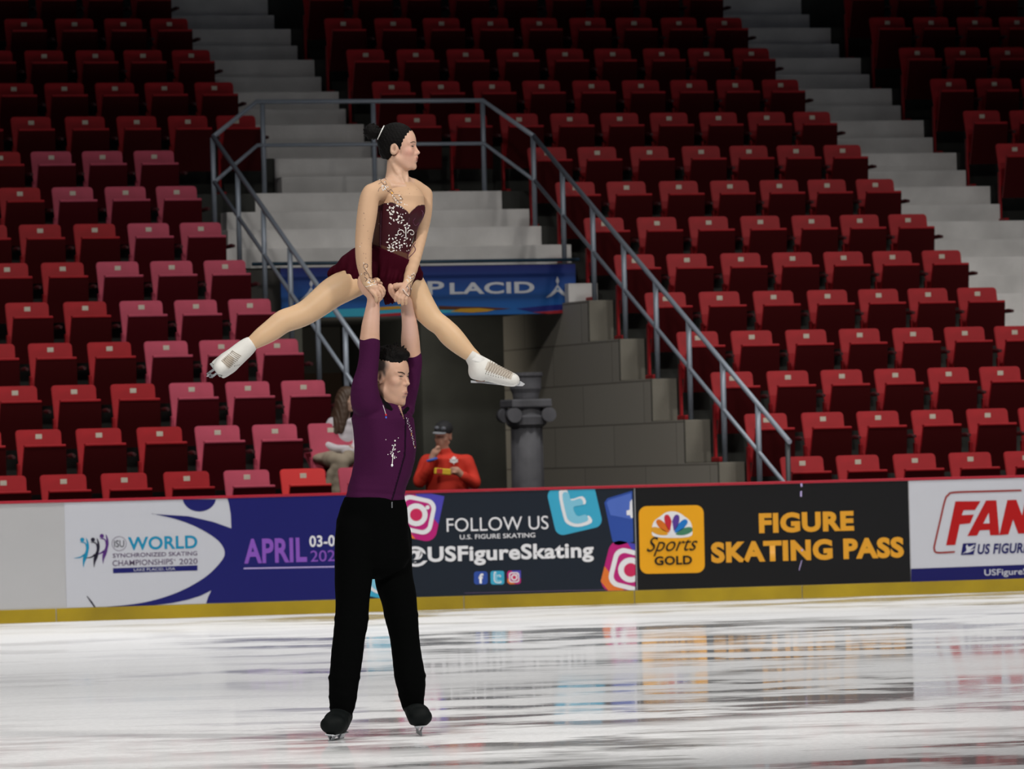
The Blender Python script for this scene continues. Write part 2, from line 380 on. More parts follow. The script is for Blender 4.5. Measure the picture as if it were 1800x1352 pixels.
L_rows = {1: [-37, 69, 176, 286, 392, 491, 593], 2: [-80, 26, 132, 239, 341, 442, 540], 3: [-15, 89, 193, 296, 395, 493], 4: [-53, 48, 152, 252, 349, 447], 5: [8, 110, 209, 305, 400],
          6: [-27, 71, 168, 263, 357], 7: [-63, 32, 128, 223, 315], 8: [-3, 90, 183, 273], 9: [-37, 53, 143, 234], 10: [-73, 18, 113, 204, 294, 379], 11: [-12, 77, 166, 253, 341],
          12: [-48, 42, 132, 216, 301], 13: [7, 96, 182, 263], 14: [-24, 60, 142, 227]}
pinks = {1: [392, 593], 2: [341, 442, 540], 3: [296, 395, 493], 4: [252, 349, 447], 5: [209, 305, 400], 6: [168, 263, 357], 7: [223, 315], 8: [90, 183, 273], 9: [53, 143, 234]}
R_rows = {1: [1370, 1468, 1568, 1666, 1763], 2: [1307, 1407, 1504, 1600, 1697, 1788], 3: [1248, 1346, 1441, 1535, 1629, 1720], 4: [1188, 1283, 1379, 1473, 1567, 1658, 1746], 5: [1132, 1227, 1322, 1417, 1507, 1594, 1681],
          6: [1078, 1170, 1265, 1356, 1446, 1532, 1619], 7: [1025, 1118, 1209, 1300, 1390, 1475, 1560], 8: [975, 1065, 1157, 1247, 1334, 1418, 1503], 9: [926, 1014, 1106, 1197, 1281, 1364, 1446],
          10: [697, 787, 877, 966, 1054, 1141, 1228, 1313, 1393], 11: [653, 740, 830, 917, 1005, 1092, 1177, 1258, 1338], 12: [608, 696, 784, 872, 959, 1043, 1129, 1208, 1287],
          13: [569, 657, 742, 828, 914, 1000, 1081, 1160, 1240], 14: [530, 616, 701, 786, 871, 956, 1039, 1120, 1197]}
F_rows = {9: [1749], 10: [1692, 1773], 11: [1634, 1714, 1793], 12: [1579, 1659, 1738], 13: [1527, 1604, 1681, 1755], 14: [1480, 1560, 1640, 1715]}
ORDW = ORD
for rows, blk in ((L_rows, 'left'), (R_rows, 'middle'), (F_rows, 'far right')):
    for i, xs_ in rows.items():
        n = len(xs_)
        for k, x in enumerate(xs_):
            y = 838-(i-1)*60; Y = D1+(i-1)*TR; P = atY(x, y, Y)
            # refine with the true height of the back top
            zt = H1+(i-1)*RR; d0 = project((P[0], Y, zt)); P = atY(x, d0[1], Y)
            kind = 'red'
            if blk == 'left':
                if x in pinks.get(i, []): kind = 'pink'
                if i == 1 and x == 491: kind = 'bright'
            colr = {'red': 'red', 'pink': 'faded pink', 'bright': 'brighter red'}[kind]
            if blk == 'left':
                edge = 'the tunnel railing' if i < 10 else 'the stairs'; pos = '%s left of %s' % (NTH(n-k), edge)
                g = 'folding seats in the left block'
            elif blk == 'middle':
                edge = 'the tunnel railing' if i < 10 else 'the left stairs'; pos = '%s right of %s' % (NTH(k+1), edge); g = 'folding seats in the middle block'
            else:
                pos = '%s right of the right stairs' % NTH(k+1); g = 'folding seats in the far right block'
            rown = 'lowest row' if i == 1 else '%s row up' % ORD(i)
            lab = '%s folding seat, %s block, %s, %s' % (colr, blk, rown, pos)
            copy_seat(kind, (P[0]+HB, Y, FL(i)), lab, g, openpan=(blk == 'left' and i == 2 and x == 540))
# ------------------------------------------------------------------ printed matter on the boards and on the tunnel sign
def clip(poly, x0=None, x1=None, y0=None, y1=None):
    def cut(p, f):
        out = []
        for i in range(len(p)):
            a, b = p[i], p[(i+1) % len(p)]; fa, fb = f(a), f(b)
            if fa >= 0: out.append(a)
            if (fa >= 0) != (fb >= 0): t = fa/(fa-fb); out.append((a[0]+(b[0]-a[0])*t, a[1]+(b[1]-a[1])*t))
        return out
    if x0 is not None: poly = cut(poly, lambda p: p[0]-x0)
    if x1 is not None: poly = cut(poly, lambda p: x1-p[0])
    if y0 is not None: poly = cut(poly, lambda p: p[1]-y0)
    if y1 is not None: poly = cut(poly, lambda p: y1-p[1])
    return poly
def smooth(pts, n=6, closed=False):
    P = [np.array(p, float) for p in pts]; out = []; m = len(P)
    for i in range(m if closed else m-1):
        a, b, c, d = P[(i-1) % m if closed else max(i-1, 0)], P[i], P[(i+1) % m], P[(i+2) % m if closed else min(i+2, m-1)]
        for k in range(n):
            t = k/n; out.append(tuple(.5*((2*b)+(c-a)*t+(2*a-5*b+4*c-d)*t*t+(3*b-a-3*c+d)*t**3)))
    if not closed: out.append(tuple(P[-1]))
    return out
def rrect(cx, cy, wd, ht, rad, rot=0, n=6):
    pts = []; r = math.radians(rot); c, s = math.cos(r), math.sin(r)
    for qx, qy, a0 in ((1, 1, 0), (-1, 1, 90), (-1, -1, 180), (1, -1, 270)):
        for k in range(n+1):
            a = math.radians(a0+90*k/n); x = qx*(wd/2-rad)+rad*math.cos(a); y = qy*(ht/2-rad)+rad*math.sin(a)
            pts.append((cx+x*c-y*s, cy+x*s+y*c))
    return pts
def circ(cx, cy, r, ry=None, n=28): return [(cx+r*math.cos(2*math.pi*k/n), cy+(ry or r)*math.sin(2*math.pi*k/n)) for k in range(n)]
def stroke(pts, ws, n=5):
    P = smooth(pts, n); W = np.interp(np.linspace(0, 1, len(P)), np.linspace(0, 1, len(ws)), ws); L_, R_ = [], []
    for i, p in enumerate(P):
        a = P[max(i-1, 0)]; b = P[min(i+1, len(P)-1)]; dx, dy = b[0]-a[0], b[1]-a[1]; q = math.hypot(dx, dy) or 1
        L_.append((p[0]-dy/q*W[i]/2, p[1]+dx/q*W[i]/2)); R_.append((p[0]+dy/q*W[i]/2, p[1]-dx/q*W[i]/2))
    return L_+R_[::-1]
BAN = {'Y': D, 'root': None}
def put(o):
    if BAN['root'] is not None:
        o.parent = BAN['root']; o.matrix_parent_inverse = Matrix.Translation(BAN['root'].location).inverted()
def poly(name, polys, m, layer, parent=None):
    """polygons in picture coordinates laid on the plane of the board"""
    bm = bmesh.new(); Y = BAN['Y']-.0015*layer
    for p in polys:
        if len(p) < 3: continue
        W = [Vector(atY(x, y, BAN['Y'])) for x, y in p]
        vs = [bm.verts.new((q.x, Y, q.z)) for q in W]
        for t in tessellate_polygon([[Vector((q.x, q.z, 0)) for q in W]]):
            try: bm.faces.new([vs[i] for i in t])
            except ValueError: pass
    for f in bm.faces:
        f.normal_update()
        if f.normal.y > 0: f.normal_flip()
    o = obj(name, bm, M[m]); put(o); return o
def text(name, s, x0, x1, yb, yt, m, layer, bold=0, shear=0, font=None, yb1=None):
    """flat lettering: left edge x0, right edge x1, baseline yb and cap top yt at the left edge"""
    c = bpy.data.curves.new(name, 'FONT'); c.body = s; c.size = 1; c.offset = bold; c.shear = shear; c.space_character = 1+bold*1.6; c.resolution_u = 4; c.fill_mode = 'FRONT'
    t = bpy.data.objects.new(name, c); COL.objects.link(t)
    dg = bpy.context.evaluated_depsgraph_get(); me = bpy.data.meshes.new_from_object(t.evaluated_get(dg)); bpy.data.objects.remove(t); bpy.data.curves.remove(c)
    n = len(me.vertices); co = np.zeros(n*3); me.vertices.foreach_get('co', co); co = co.reshape(-1, 3)
    a = atY(x0, yb, BAN['Y']); b = atY(x1, yb, BAN['Y']); h = atY(x0, yt, BAN['Y'])[2]-a[2]
    if yb1 is None: z1 = a[2]
    else: z1 = atY(x1, yb1, BAN['Y'])[2]
    mn, mx = co[:, 0].min(), co[:, 0].max(); cap = .73+bold
    base = -bold
    u = (co[:, 0]-mn)/(mx-mn)
    X = a[0]+u*(b[0]-a[0]); Z = a[2]+(co[:, 1]-base)/(cap-base)*h
    nc = np.stack([X, np.full(n, BAN['Y']-.0015*layer), Z], 1)
    me.vertices.foreach_set('co', nc.ravel()); me.materials.clear(); me.materials.append(M[m]); me.update()
    o = bpy.data.objects.new(name, me); COL.objects.link(o); put(o); return o
def banner(x0, x1, zb, zt, m, label, cat='banner', name='banner', Y=D, th=.004):
    BAN['Y'] = Y
    a = atY(x0, 950, Y)[0]; b = atY(x1, 950, Y)[0]
    bm = bmesh.new(); bx(bm, a+.002, b-.002, Y-th, Y, zb, zt); o = obj(name, bm, M[m]); tag(o, label, cat); BAN['root'] = o; return o
B0, B1 = .121, ZT-.027
def cx_(s, ox, oy): return lambda pts: [(ox+x/s, oy+y/s) for x, y in pts]
c1 = cx_(2.571, 0, 820); c2 = cx_(3.214, 680, 820); c3 = cx_(2.571, 1100, 820); c4 = cx_(5.2, 1600, 820); c7 = cx_(7.2, 120, 920); cs = cx_(4.286, 660, 440)
# --- banner with the championships logo
banner(114, 640, B0, B1, 'pwhite', 'white and blue banner for the synchronized skating championships in April, left on the boards')
BX0, BX1 = 116, 639
ytop = lambda x: project((atY(x, 900, D)[0], D, B1))[1]+.3
ybot = lambda x: project((atY(x, 1050, D)[0], D, B0))[1]-.3
navy = c1([(685, 215), (850, 225), (960, 250), (1045, 280), (1042, 215), (1034, 170), (1025, 138)])+[(639, ytop(639)), (639, ybot(639))]+[(362, ybot(362))]+c1([(940, 590), (955, 560), (905, 585), (850, 602), (780, 617), (700, 627), (600, 633), (480, 637)])
lo = c1(smooth([(480, 635), (650, 615), (800, 570), (920, 505), (990, 440), (1015, 390), (985, 335), (900, 280), (800, 240), (685, 213)], 5))
poly('blue_field', [navy+lo], 'navy', 4)
poly('head_circle', [clip(c1(circ(900, 140, 76, 64)), y0=ytop(350))], 'navy', 4)
poly('black_mark', [stroke([(152.5, 1048), (160, 1058), (169, 1071)], [1, 3, 2.2])], 'inkblk', 4)
def dancer(dx, dy, m, name):
    T = lambda pts: c7([(x+dx, y+dy) for x, y in pts])
    poly(name, [T(circ(175, 208, 27)), T(smooth([(222, 185), (250, 230), (262, 300), (250, 370), (236, 430), (205, 500), (190, 560), (182, 500), (184, 440), (204, 385), (222, 330), (214, 270), (190, 250), (140, 240), (205, 238), (232, 262)], 3, True)),
                T(stroke([(205, 395), (150, 430), (65, 442)], [26, 16, 2]))], m, 4)
dancer(0, 0, 'tealp', 'teal_dancer'); dancer(248, -47, 'plum', 'purple_dancer'); dancer(135, 0, 'inkblk', 'dark_dancer')
ring = lambda c, r0, r1, f: [f(circ(c[0], c[1], r1)[:15]+circ(c[0], c[1], r0)[:15][::-1]), f((circ(c[0], c[1], r1)[14:]+circ(c[0], c[1], r1)[:1])+(circ(c[0], c[1], r0)[14:]+circ(c[0], c[1], r0)[:1])[::-1])]
poly('round_emblem', ring((642, 258), 87, 93, c7), 'greyt', 4)
text('emblem_letters', 'ISU', 200.5, 218, 962, 949.5, 'inkblk', 5)
text('lettering', 'WORLD', 225, 347, 967.3, 943, 'tealp', 4, bold=.025)
text('lettering', 'SYNCHRONIZED SKATING', 198, 346.7, 980.6, 972.8, 'greyt', 4, bold=.015)
text('lettering', 'CHAMPIONSHIPS', 197.5, 304, 995.2, 984.8, 'greyt', 4, bold=.008)
text('trademark', '\u00ae', 305.5, 308.5, 986.5, 983, 'greyt', 4)
text('lettering', '2020', 315, 347, 992.2, 982, 'greyt', 4, bold=.008)
poly('blue_bar', [c7([(563, 570), (1633, 532), (1633, 597), (566, 632)])], 'navy', 4)
text('lettering', 'LAKE PLACID, USA', 235, 307.5, 1004.2, 999.2, 'pwhite', 5)
text('lettering', 'APRIL', 429, 539.5, 991, 945, 'purple', 5, bold=.03)
text('lettering', '03-05', 543.7, 600, 961.5, 940.8, 'white', 5, bold=.02)
text('lettering', '2020', 545.7, 604, 987.5, 967, 'purple', 5)
poly('underline', [[(428, 998.2), (604, 995), (604, 997.2), (428, 1000.6)]], 'lilac', 5)
# --- follow us banner
banner(641, 1117, B0, B1, 'charcoal', 'dark banner reading FOLLOW US with social media icons, behind and right of the male skater')
yt0 = lambda p, x0=None, x1=None: clip(clip(p, x0=x0, x1=x1), y0=ytop(1000) if False else None)
def inb(p, x0=642, x1=1116):
    p = clip(p, x0=x0, x1=x1)
    # top and bottom edges of the banner slope a little in the picture: cut against the plane heights
    def cut(p, f):
        out = []
        for i in range(len(p)):
            a, b = p[i], p[(i+1) % len(p)]; fa, fb = f(a), f(b)
            if fa >= 0: out.append(a)
            if (fa >= 0) != (fb >= 0): t = fa/(fa-fb); out.append((a[0]+(b[0]-a[0])*t, a[1]+(b[1]-a[1])*t))
        return out
    p = cut(p, lambda q: B1-.002-atY(q[0], q[1], D)[2])
    return cut(p, lambda q: atY(q[0], q[1], D)[2]-B0-.002)
def insta(name, cx, cy, s, rot):
    R = lambda w_, h_, r_: inb(rrect(cx, cy, w_*s, h_*s, r_*s, rot))
    o = poly(name, [R(1, 1, .22)], 'insm', 3)
    rr_ = math.radians(rot); c_, s_ = math.cos(rr_), math.sin(rr_)
    loc = lambda u, v: (cx+(u*c_-v*s_)*s, cy+(u*s_+v*c_)*s)
    kids = [poly('icon_gradient', [inb([loc(-.5, .05), loc(.1, .5), loc(-.3, .5), loc(-.5, .35)])], 'inso', 4), poly('icon_gradient', [inb([loc(-.2, -.5), loc(.5, -.5), loc(.5, .1)])], 'insp', 4),
            poly('icon_frame', [R(.76, .76, .2)], 'white', 5), poly('icon_inner', [R(.58, .58, .13)], 'insm', 6), poly('icon_ring', [inb(circ(cx, cy, .24*s))], 'white', 7),
            poly('icon_lens', [inb(circ(cx, cy, .13*s))], 'insr', 8), poly('icon_dot', [inb(circ(*loc(.2, -.2), .045*s))], 'white', 8)]
    return o
insta('camera_icon', 731, 905, 84, 12)
insta('camera_icon', 1108, 1002, 92, 14)
def bird_t(cx, cy, s, rot, m1, m2, m3, L0=3):
    rr_ = math.radians(rot); c_, s_ = math.cos(rr_), math.sin(rr_); loc = lambda u, v: (cx+(u*c_-v*s_)*s, cy+(u*s_+v*c_)*s)
    poly('letter_icon', [inb(rrect(cx, cy, s, s, s*.17, rot))], m1, L0)
    T = [(-.2, -.36), (-.06, -.36), (-.04, -.18), (.17, -.18), (.19, -.03), (-.02, -.03), (-.02, .12), (.04, .2), (.2, .2), (.22, .34), (-.02, .36), (-.18, .26), (-.22, .1)]
    poly('icon_letter_edge', [inb(smooth([loc(u*1.25, v*1.12) for u, v in T], 3, True))], m3, L0+1)
    poly('icon_letter', [inb(smooth([loc(u*.95, v*.93) for u, v in T], 3, True))], m2, L0+2)
bird_t(1010, 893, 84, -13, 'twit', 'twitl', 'white')
bird_t(668, 1012, 78, 12, 'twit', 'twitl', 'white')
poly('f_icon', [inb(c2([(1228, 205), (1245, 180), (1385, 138), (1392, 425), (1310, 446), (1285, 440), (1272, 415)]))], 'fb', 3)
poly('icon_shine', [inb(c2([(1240, 205), (1252, 190), (1380, 150), (1386, 300), (1262, 275)]))], 'fbl', 4)
poly('icon_letter', [inb(c2([(1384, 185), (1372, 200), (1370, 245), (1352, 250), (1354, 276), (1372, 275), (1378, 292), (1388, 290)]))], 'white', 5)
text('lettering', 'FOLLOW US', 785, 964, 935, 910, 'white', 5)
text('lettering', 'U.S. FIGURE SKATING', 808, 940.5, 948.3, 939.8, 'white', 5, bold=.01)
text('lettering', '@USFigureSkating', 707, 1043.5, 989.5, 961, 'white', 5, bold=.032)
poly('small_icon', [rrect(844.8, 1016, 24, 23, 5, -1)], 'fb', 4); text('icon_letter', 'f', 841, 849.5, 1026, 1007.5, 'white', 6, bold=.04)
bird_t(874, 1015.6, 24, -1, 'twit', 'twitl', 'white', 4); insta('small_icon', 903.3, 1015, 24, -1)
poly('seam_line', [[(816, 1042.2), (1075, 1036), (1075, 1037), (816, 1043.2)]], 'greyt', 3)
# --- gold sports banner
banner(1118, 1599, B0, B1, 'black', 'black banner with a gold feather logo and FIGURE SKATING PASS')
poly('gold_badge', [rrect(1180.5, 948.5, 114, 119, 14, -1.2)], 'gold', 4)
def petal(a, m, L_=6, s=1.0, r0=2):
    a = math.radians(a); bxx, byy = 1180.5, 941.5; dx, dy = math.sin(a), -math.cos(a)
    p = smooth([(bxx+dx*r0, byy+dy*r0), (bxx+dx*20-dy*6*s, byy+dy*20+dx*6*s), (bxx+dx*34-dy*5*s, byy+dy*34+dx*5*s), (bxx+dx*(37+s), byy+dy*(37+s)), (bxx+dx*34+dy*5*s, byy+dy*34-dx*5*s), (bxx+dx*20+dy*6*s, byy+dy*20-dx*6*s)], 4, True)
    return poly('logo_feather', [p], m, L_)
poly('logo_outline', [smooth([(1152, 944), (1146, 930), (1149, 917), (1160, 908), (1170, 901), (1181, 899), (1192, 901), (1203, 908), (1213, 917), (1216, 930), (1210, 944)], 4, True)], 'white', 5)
for a, m in ((-72, 'f0'), (-44, 'f1'), (-15, 'f2'), (15, 'f3'), (44, 'f4'), (72, 'f5')): petal(a, m, s=.95, r0=7)
poly('logo_outline', [[(1176, 941), (1180.5, 915), (1185, 941)]], 'white', 7)
text('script_lettering', 'Sports', 1136, 1226, 970, 943, 'black', 8, bold=.0, shear=.45)
text('lettering', 'GOLD', 1150, 1216, 994, 977.5, 'black', 8, bold=.03)
text('lettering', 'FIGURE', 1334, 1501, 937.5, 900.5, 'goldt', 5, bold=.05)
text('lettering', 'SKATING PASS', 1250, 1589, 990, 951.5, 'goldt', 5, bold=.05)
poly('white_scratch', [[(1406, 847), (1409, 847), (1410, 855), (1407, 856)], [(1406, 864), (1409, 863), (1409, 873), (1406, 873)], stroke([(1409, 985), (1406, 995), (1404, 1003)], [1, 1.6, .8]), [(1407, 965), (1412, 966), (1409, 970)]], 'lilac', 6)
# --- fan banner
banner(1600, 2060, B0, B1, 'pwhite', 'white banner with slanted red FAN letters and a blue strip, at the right end')
poly('lettering', [c4([(410, 320), (640, 318), (590, 398), (485, 400), (468, 447), (580, 440), (545, 520), (450, 530), (410, 718), (325, 722)])], 'fanred', 5)
poly('lettering', [c4([(520, 636), (690, 312), (785, 310), (812, 628), (728, 630), (722, 580), (632, 585), (610, 632)])], 'fanred', 5)
poly('letter_opening', [c4([(715, 425), (665, 522), (722, 520)])], 'pwhite', 6)
poly('lettering', [c4([(812, 628), (885, 308), (968, 305), (1020, 450), (1050, 300), (1130, 298), (1070, 612), (985, 615), (938, 485), (895, 622)])], 'fanred', 5)
poly('red_outline', [stroke(c4([(1015, 219), (700, 228), (400, 238), (345, 262), (315, 310), (270, 500), (222, 710), (218, 755), (245, 788), (405, 781)]), [3.2, 3.2], 6)], 'fanline', 5)
poly('small_logo', [c4([(480, 705), (600, 700), (578, 806), (460, 810)])], 'deepblue', 5)
poly('logo_figure', [c4(smooth([(500, 790), (470, 800), (510, 770), (505, 730), (520, 715), (530, 735), (560, 725), (590, 715), (560, 750), (545, 765), (585, 750), (560, 775), (520, 790)], 3, True))], 'pwhite', 6)
text('lettering', 'US FIGURE SKATING', 1718, 1893, 974.5, 955.5, 'deepblue', 5, bold=.03, shear=.2)
poly('blue_strip', [c4([(5, 936), (1040, 898), (2390, 852)])+[(2059, ybot(2059)+.6)]+c4([(1040, 1026), (5, 1060)])], 'deepblue', 4)
text('lettering', 'USFigureSkating', 1730, 1851, 1012, 1000.5, 'pwhite', 5, bold=.01)
# --- tunnel sign
YS = Yf(8)-.1
def sign_mat():
    m = bpy.data.materials.new('blue_print'); m.use_nodes = True; nt = m.node_tree; b = nt.nodes['Principled BSDF']; b.inputs['Roughness'].default_value = .5
    tc = nt.nodes.new('ShaderNodeTexCoord'); s = nt.nodes.new('ShaderNodeSeparateXYZ'); r = nt.nodes.new('ShaderNodeMapRange'); c = nt.nodes.new('ShaderNodeValToRGB')
    nt.links.new(tc.outputs['Generated'], s.inputs[0]); nt.links.new(s.outputs[2], c.inputs[0])
    c.color_ramp.elements[0].color = (*srgb(8, 100, 180), 1); c.color_ramp.elements[1].color = (*srgb(8, 20, 105), 1); nt.links.new(c.outputs[0], b.inputs['Base Color']); return m
M['sign'] = sign_mat()
P0, P1 = atY(503, 470, YS), atY(1022, 466, YS); PB = atY(760, 555, YS)
so = banner(503, 1022, PB[2], (P0[2]+P1[2])/2, 'sign', 'blue sign hung over the tunnel with the letters PLACID and a white ski-jump emblem', 'sign', 'hanging_sign', YS, .03)
BAN['Y'] = YS-.03
text('lettering', 'P', 751.5, 781, 519, 493, 'signw', 2, bold=.02)
text('lettering', 'LACID', 790.7, 939.5, 517.5, 496, 'signw', 2, bold=.03)
text('lettering', 'L', 592, 614, 523, 497, 'signw', 2, bold=.02)
text('lettering', 'AKE', 622, 734, 521, 500, 'signw', 2, bold=.03)
def emblem(ox, oy):
    T = lambda pts: [(ox+x/4.286, oy+y/4.286) for x, y in pts]
    poly('emblem', [T([(1370, 195), (1384, 232), (1372, 262), (1358, 232)]), T(smooth([(1370, 258), (1395, 290), (1430, 325), (1466, 353), (1420, 345), (1385, 318), (1372, 312), (1360, 318), (1325, 347), (1283, 357), (1320, 325), (1350, 290)], 2, True))], 'signw', 2)
    poly('emblem_opening', [T([(1372, 278), (1385, 300), (1372, 296), (1360, 302)])], 'sky', 3)
emblem(660, 440); emblem(227, 445)
q = cx_(4.286, 660, 440)
e = lambda x: project((atY(x, 540, BAN['Y'])[0], BAN['Y'], PB[2]))[1]-.6
poly('printed_wave', [[(504, 548)]+q([(30, 430), (250, 410), (520, 425), (760, 432), (1000, 438), (800, 465), (600, 470), (400, 478), (30, 500)])+[(667, e(667)), (504, e(504))]], 'cyan', 2)
poly('printed_wave', [q([(470, 418), (640, 425), (820, 428), (1020, 440), (880, 452), (700, 450), (480, 448)])], 'brn', 3)
poly('printed_wave', [q([(640, 440), (780, 436), (900, 448), (840, 462), (720, 470), (560, 462)])], 'ylw', 4)
poly('printed_wave', [q([(30, 428), (180, 420), (200, 440), (30, 452)])], 'ylw', 4)
poly('printed_wave', [q([(1180, 468), (1380, 452), (1556, 440), (1556, 468), (1300, 480)])], 'sred', 3)
poly('printed_wave', [q([(30, 480), (190, 470), (195, 492), (30, 500)])], 'sred', 3)
poly('printed_wave', [q([(1060, 440), (1300, 415), (1556, 398), (1556, 440), (1350, 450), (1180, 466)])], 'blue', 2)
BAN['root'] = None
# ------------------------------------------------------------------ organic surfaces: blended solids meshed by surface nets
SUB = {}
class Solid:
    """px-space solid: x right, y depth away, z up (z = -picture row), S pixels per metre"""
    def __init__(s): s.pr = []; s.disp = None
    def add(s, kind, k, bc, br, fn, op='u'): s.pr.append((kind, k, np.array(bc, float), br, fn, op)); return s
    def ell(s, x, py, d, rx, rd, rz, k=4, rot=None, op='u'):
        c = np.array([x, d, -py], float); r = np.array([rx, rd, rz], float); R = None if rot is None else np.array(rot, float)
        def fn(P):
            q = P-c
            if R is not None: q = q@R.T
            a = np.sqrt(((q/r)**2).sum(1))+1e-9; b = np.sqrt(((q/r**2)**2).sum(1))+1e-9
            return a*(a-1)/b
        return s.add('e', k, c, max(rx, rd, rz), fn, op)
    def cone(s, p, q, k=3, op='u'):
        a = np.array([p[0], p[2], -p[1]], float); b = np.array([q[0], q[2], -q[1]], float); ra, rb = p[3], q[3]; ab = b-a; L2 = (ab@ab) or 1e-9
        def fn(P):
            t = np.clip((P-a)@ab/L2, 0, 1); return np.linalg.norm(P-a-t[:, None]*ab, axis=1)-(ra+t*(rb-ra))
        return s.add('c', k, (a+b)/2, math.sqrt(L2)/2+max(ra, rb), fn, op)
    def chain(s, pts, k=3, op='u', off=0, sm=3):
        """px, py, depth, radius nodes; resampled to a smooth curve"""
        P = np.array(pts, float); P[:, 3] += off
        if len(P) > 2 and sm > 1:
            out = []
            for i in range(len(P)-1):
                a, b, c, d = P[max(i-1, 0)], P[i], P[i+1], P[min(i+2, len(P)-1)]
                for j in range(sm):
                    t = j/sm; out.append(.5*((2*b)+(c-a)*t+(2*a-5*b+4*c-d)*t*t+(3*b-a-3*c+d)*t**3))
            out.append(P[-1]); P = np.array(out)
        for i in range(len(P)-1): s.cone(P[i], P[i+1], k if i == 0 else max(k*.5, 1.0), op)
        return s
    def loft(s, secs, k=4, op='u', off=0, nx=None):
        """sections: py, cx, cd, a, b (half widths in x and depth)"""
        A = np.array(sorted(secs, key=lambda q: -q[0]), float); z = -A[:, 0]
        def fn(P):
            zz = np.clip(P[:, 2], z[0], z[-1]); f = lambda c: np.interp(zz, z, A[:, c])
            a = f(3)+off; b = f(4)+off; qx = P[:, 0]-f(1); qy = P[:, 1]-f(2)
            k0 = np.sqrt((qx/a)**2+(qy/b)**2)+1e-9; k1 = np.sqrt((qx/a**2)**2+(qy/b**2)**2)+1e-9; dxy = k0*(k0-1)/k1
            dz = np.maximum(z[0]-off-P[:, 2], P[:, 2]-z[-1]-off)
            return np.where((dxy > 0) & (dz > 0), np.hypot(dxy, dz), np.maximum(dxy, dz))
        c = np.array([A[:, 1].mean(), A[:, 2].mean(), (z[0]+z[-1])/2]); r = math.hypot((z[-1]-z[0])/2, A[:, 3:].max()+abs(A[:, 1]-c[0]).max())+off
        return s.add('l', k, c, r, fn, op)
    def plane(s, px, py, d, n, k=1):
        """cut away what lies beyond the plane along n (x, py-down, depth)"""
        p = np.array([px, d, -py], float); nn = np.array([n[0], n[2], -n[1]], float); nn /= np.linalg.norm(nn)
        return s.add('p', k, p, 1e9, lambda P: (P-p)@nn, 'i')
    def ev(s, P):
        d = np.full(len(P), 60.0)
        for kind, k, bc, br, fn, op in s.pr:
            if op == 'i':
                e = fn(P); h = np.clip(.5-.5*(e-d)/k, 0, 1) if k else 0; d = np.maximum(d, e) if not k else (d*h+e*(1-h))+k*h*(1-h); continue
            m = ((P-bc)**2).sum(1) < (br+k+s.mar)**2
            if not m.any(): continue
            e = fn(P[m]); dd = d[m]
            if op == 'u':
                h = np.clip(.5+.5*(dd-e)/k, 0, 1); d[m] = dd*(1-h)+e*h-k*h*(1-h)
            else:
                h = np.clip(.5-.5*(dd+e)/k, 0, 1); d[m] = dd*(1-h)-e*h+k*h*(1-h)
        if s.disp is not None: d = d+s.disp(P)
        return d
    def mesh(s, name, h, S, org, mtx, m, parent=None, paint=None, base=(1, 1, 1), relax=1):
        c = 8*h; s.mar = c*1.2
        bs = [(bc-br-8, bc+br+8) for kind, k, bc, br, fn, op in s.pr if op == 'u']
        lo = np.min([b[0] for b in bs], 0); hi = np.max([b[1] for b in bs], 0); n = np.ceil((hi-lo)/c).astype(int)+1
        g = np.stack(np.meshgrid(*[np.arange(q) for q in n], indexing='ij'), -1).reshape(-1, 3)
        v = s.ev(lo+(g+.5)*c); act = g[np.abs(v) < c*1.15]
        o9 = np.stack(np.meshgrid(*[np.arange(9)]*3, indexing='ij'), -1).reshape(-1, 3)
        keys, cv = [], []
        for i in range(0, len(act), 400):
            a = act[i:i+400]; G = (a[:, None, :]*8+o9[None]); V = s.ev((lo+G.reshape(-1, 3)*h)).reshape(len(a), 9, 9, 9)
            cor = np.stack([V[:, x:x+8, y:y+8, z:z+8] for x in (0, 1) for y in (0, 1) for z in (0, 1)], -1)
            sg = cor < 0; mix = sg.any(-1) & ~sg.all(-1); idx = np.argwhere(mix)
            keys.append(a[idx[:, 0]]*8+idx[:, 1:]); cv.append(cor[mix])
        K = np.concatenate(keys); CV = np.concatenate(cv)
        offs = np.array([(x, y, z) for x in (0, 1) for y in (0, 1) for z in (0, 1)], float)
        acc = np.zeros((len(K), 3)); cnt = np.zeros(len(K))
        for a in range(8):
            for b in range(a+1, 8):
                if abs(offs[a]-offs[b]).sum() != 1: continue
                va, vb = CV[:, a], CV[:, b]; mm = (va < 0) != (vb < 0); t = np.where(mm, va/np.where(mm, va-vb, 1), 0)
                acc += np.where(mm[:, None], offs[a]+(offs[b]-offs[a])*t[:, None], 0); cnt += mm
        V = lo+(K+acc/cnt[:, None])*h
        big = np.int64(1) << 20; key = (K[:, 0]*big+K[:, 1])*big+K[:, 2]; o = np.argsort(key); sk = key[o]
        def find(KK):
            q = (KK[:, 0]*big+KK[:, 1])*big+KK[:, 2]; j = np.clip(np.searchsorted(sk, q), 0, len(sk)-1); ok = sk[j] == q; return np.where(ok, o[j], -1)
        Q = []
        for ax, (u, w_) in enumerate(((1, 2), (2, 0), (0, 1))):
            ci = {0: 4, 1: 2, 2: 1}[ax]; a, b = CV[:, 0] < 0, CV[:, ci] < 0; mm = a != b
            E = K[mm]; du = np.zeros(3, int); du[u] = 1; dw = np.zeros(3, int); dw[w_] = 1
            ids = [find(E), find(E-du), find(E-du-dw), find(E-dw)]; ok = np.all([q >= 0 for q in ids], 0); q = np.stack(ids, 1)
            fl = ~a[mm]; q[fl] = q[fl][:, ::-1]; Q.append(q[ok])
        Q = np.concatenate(Q)
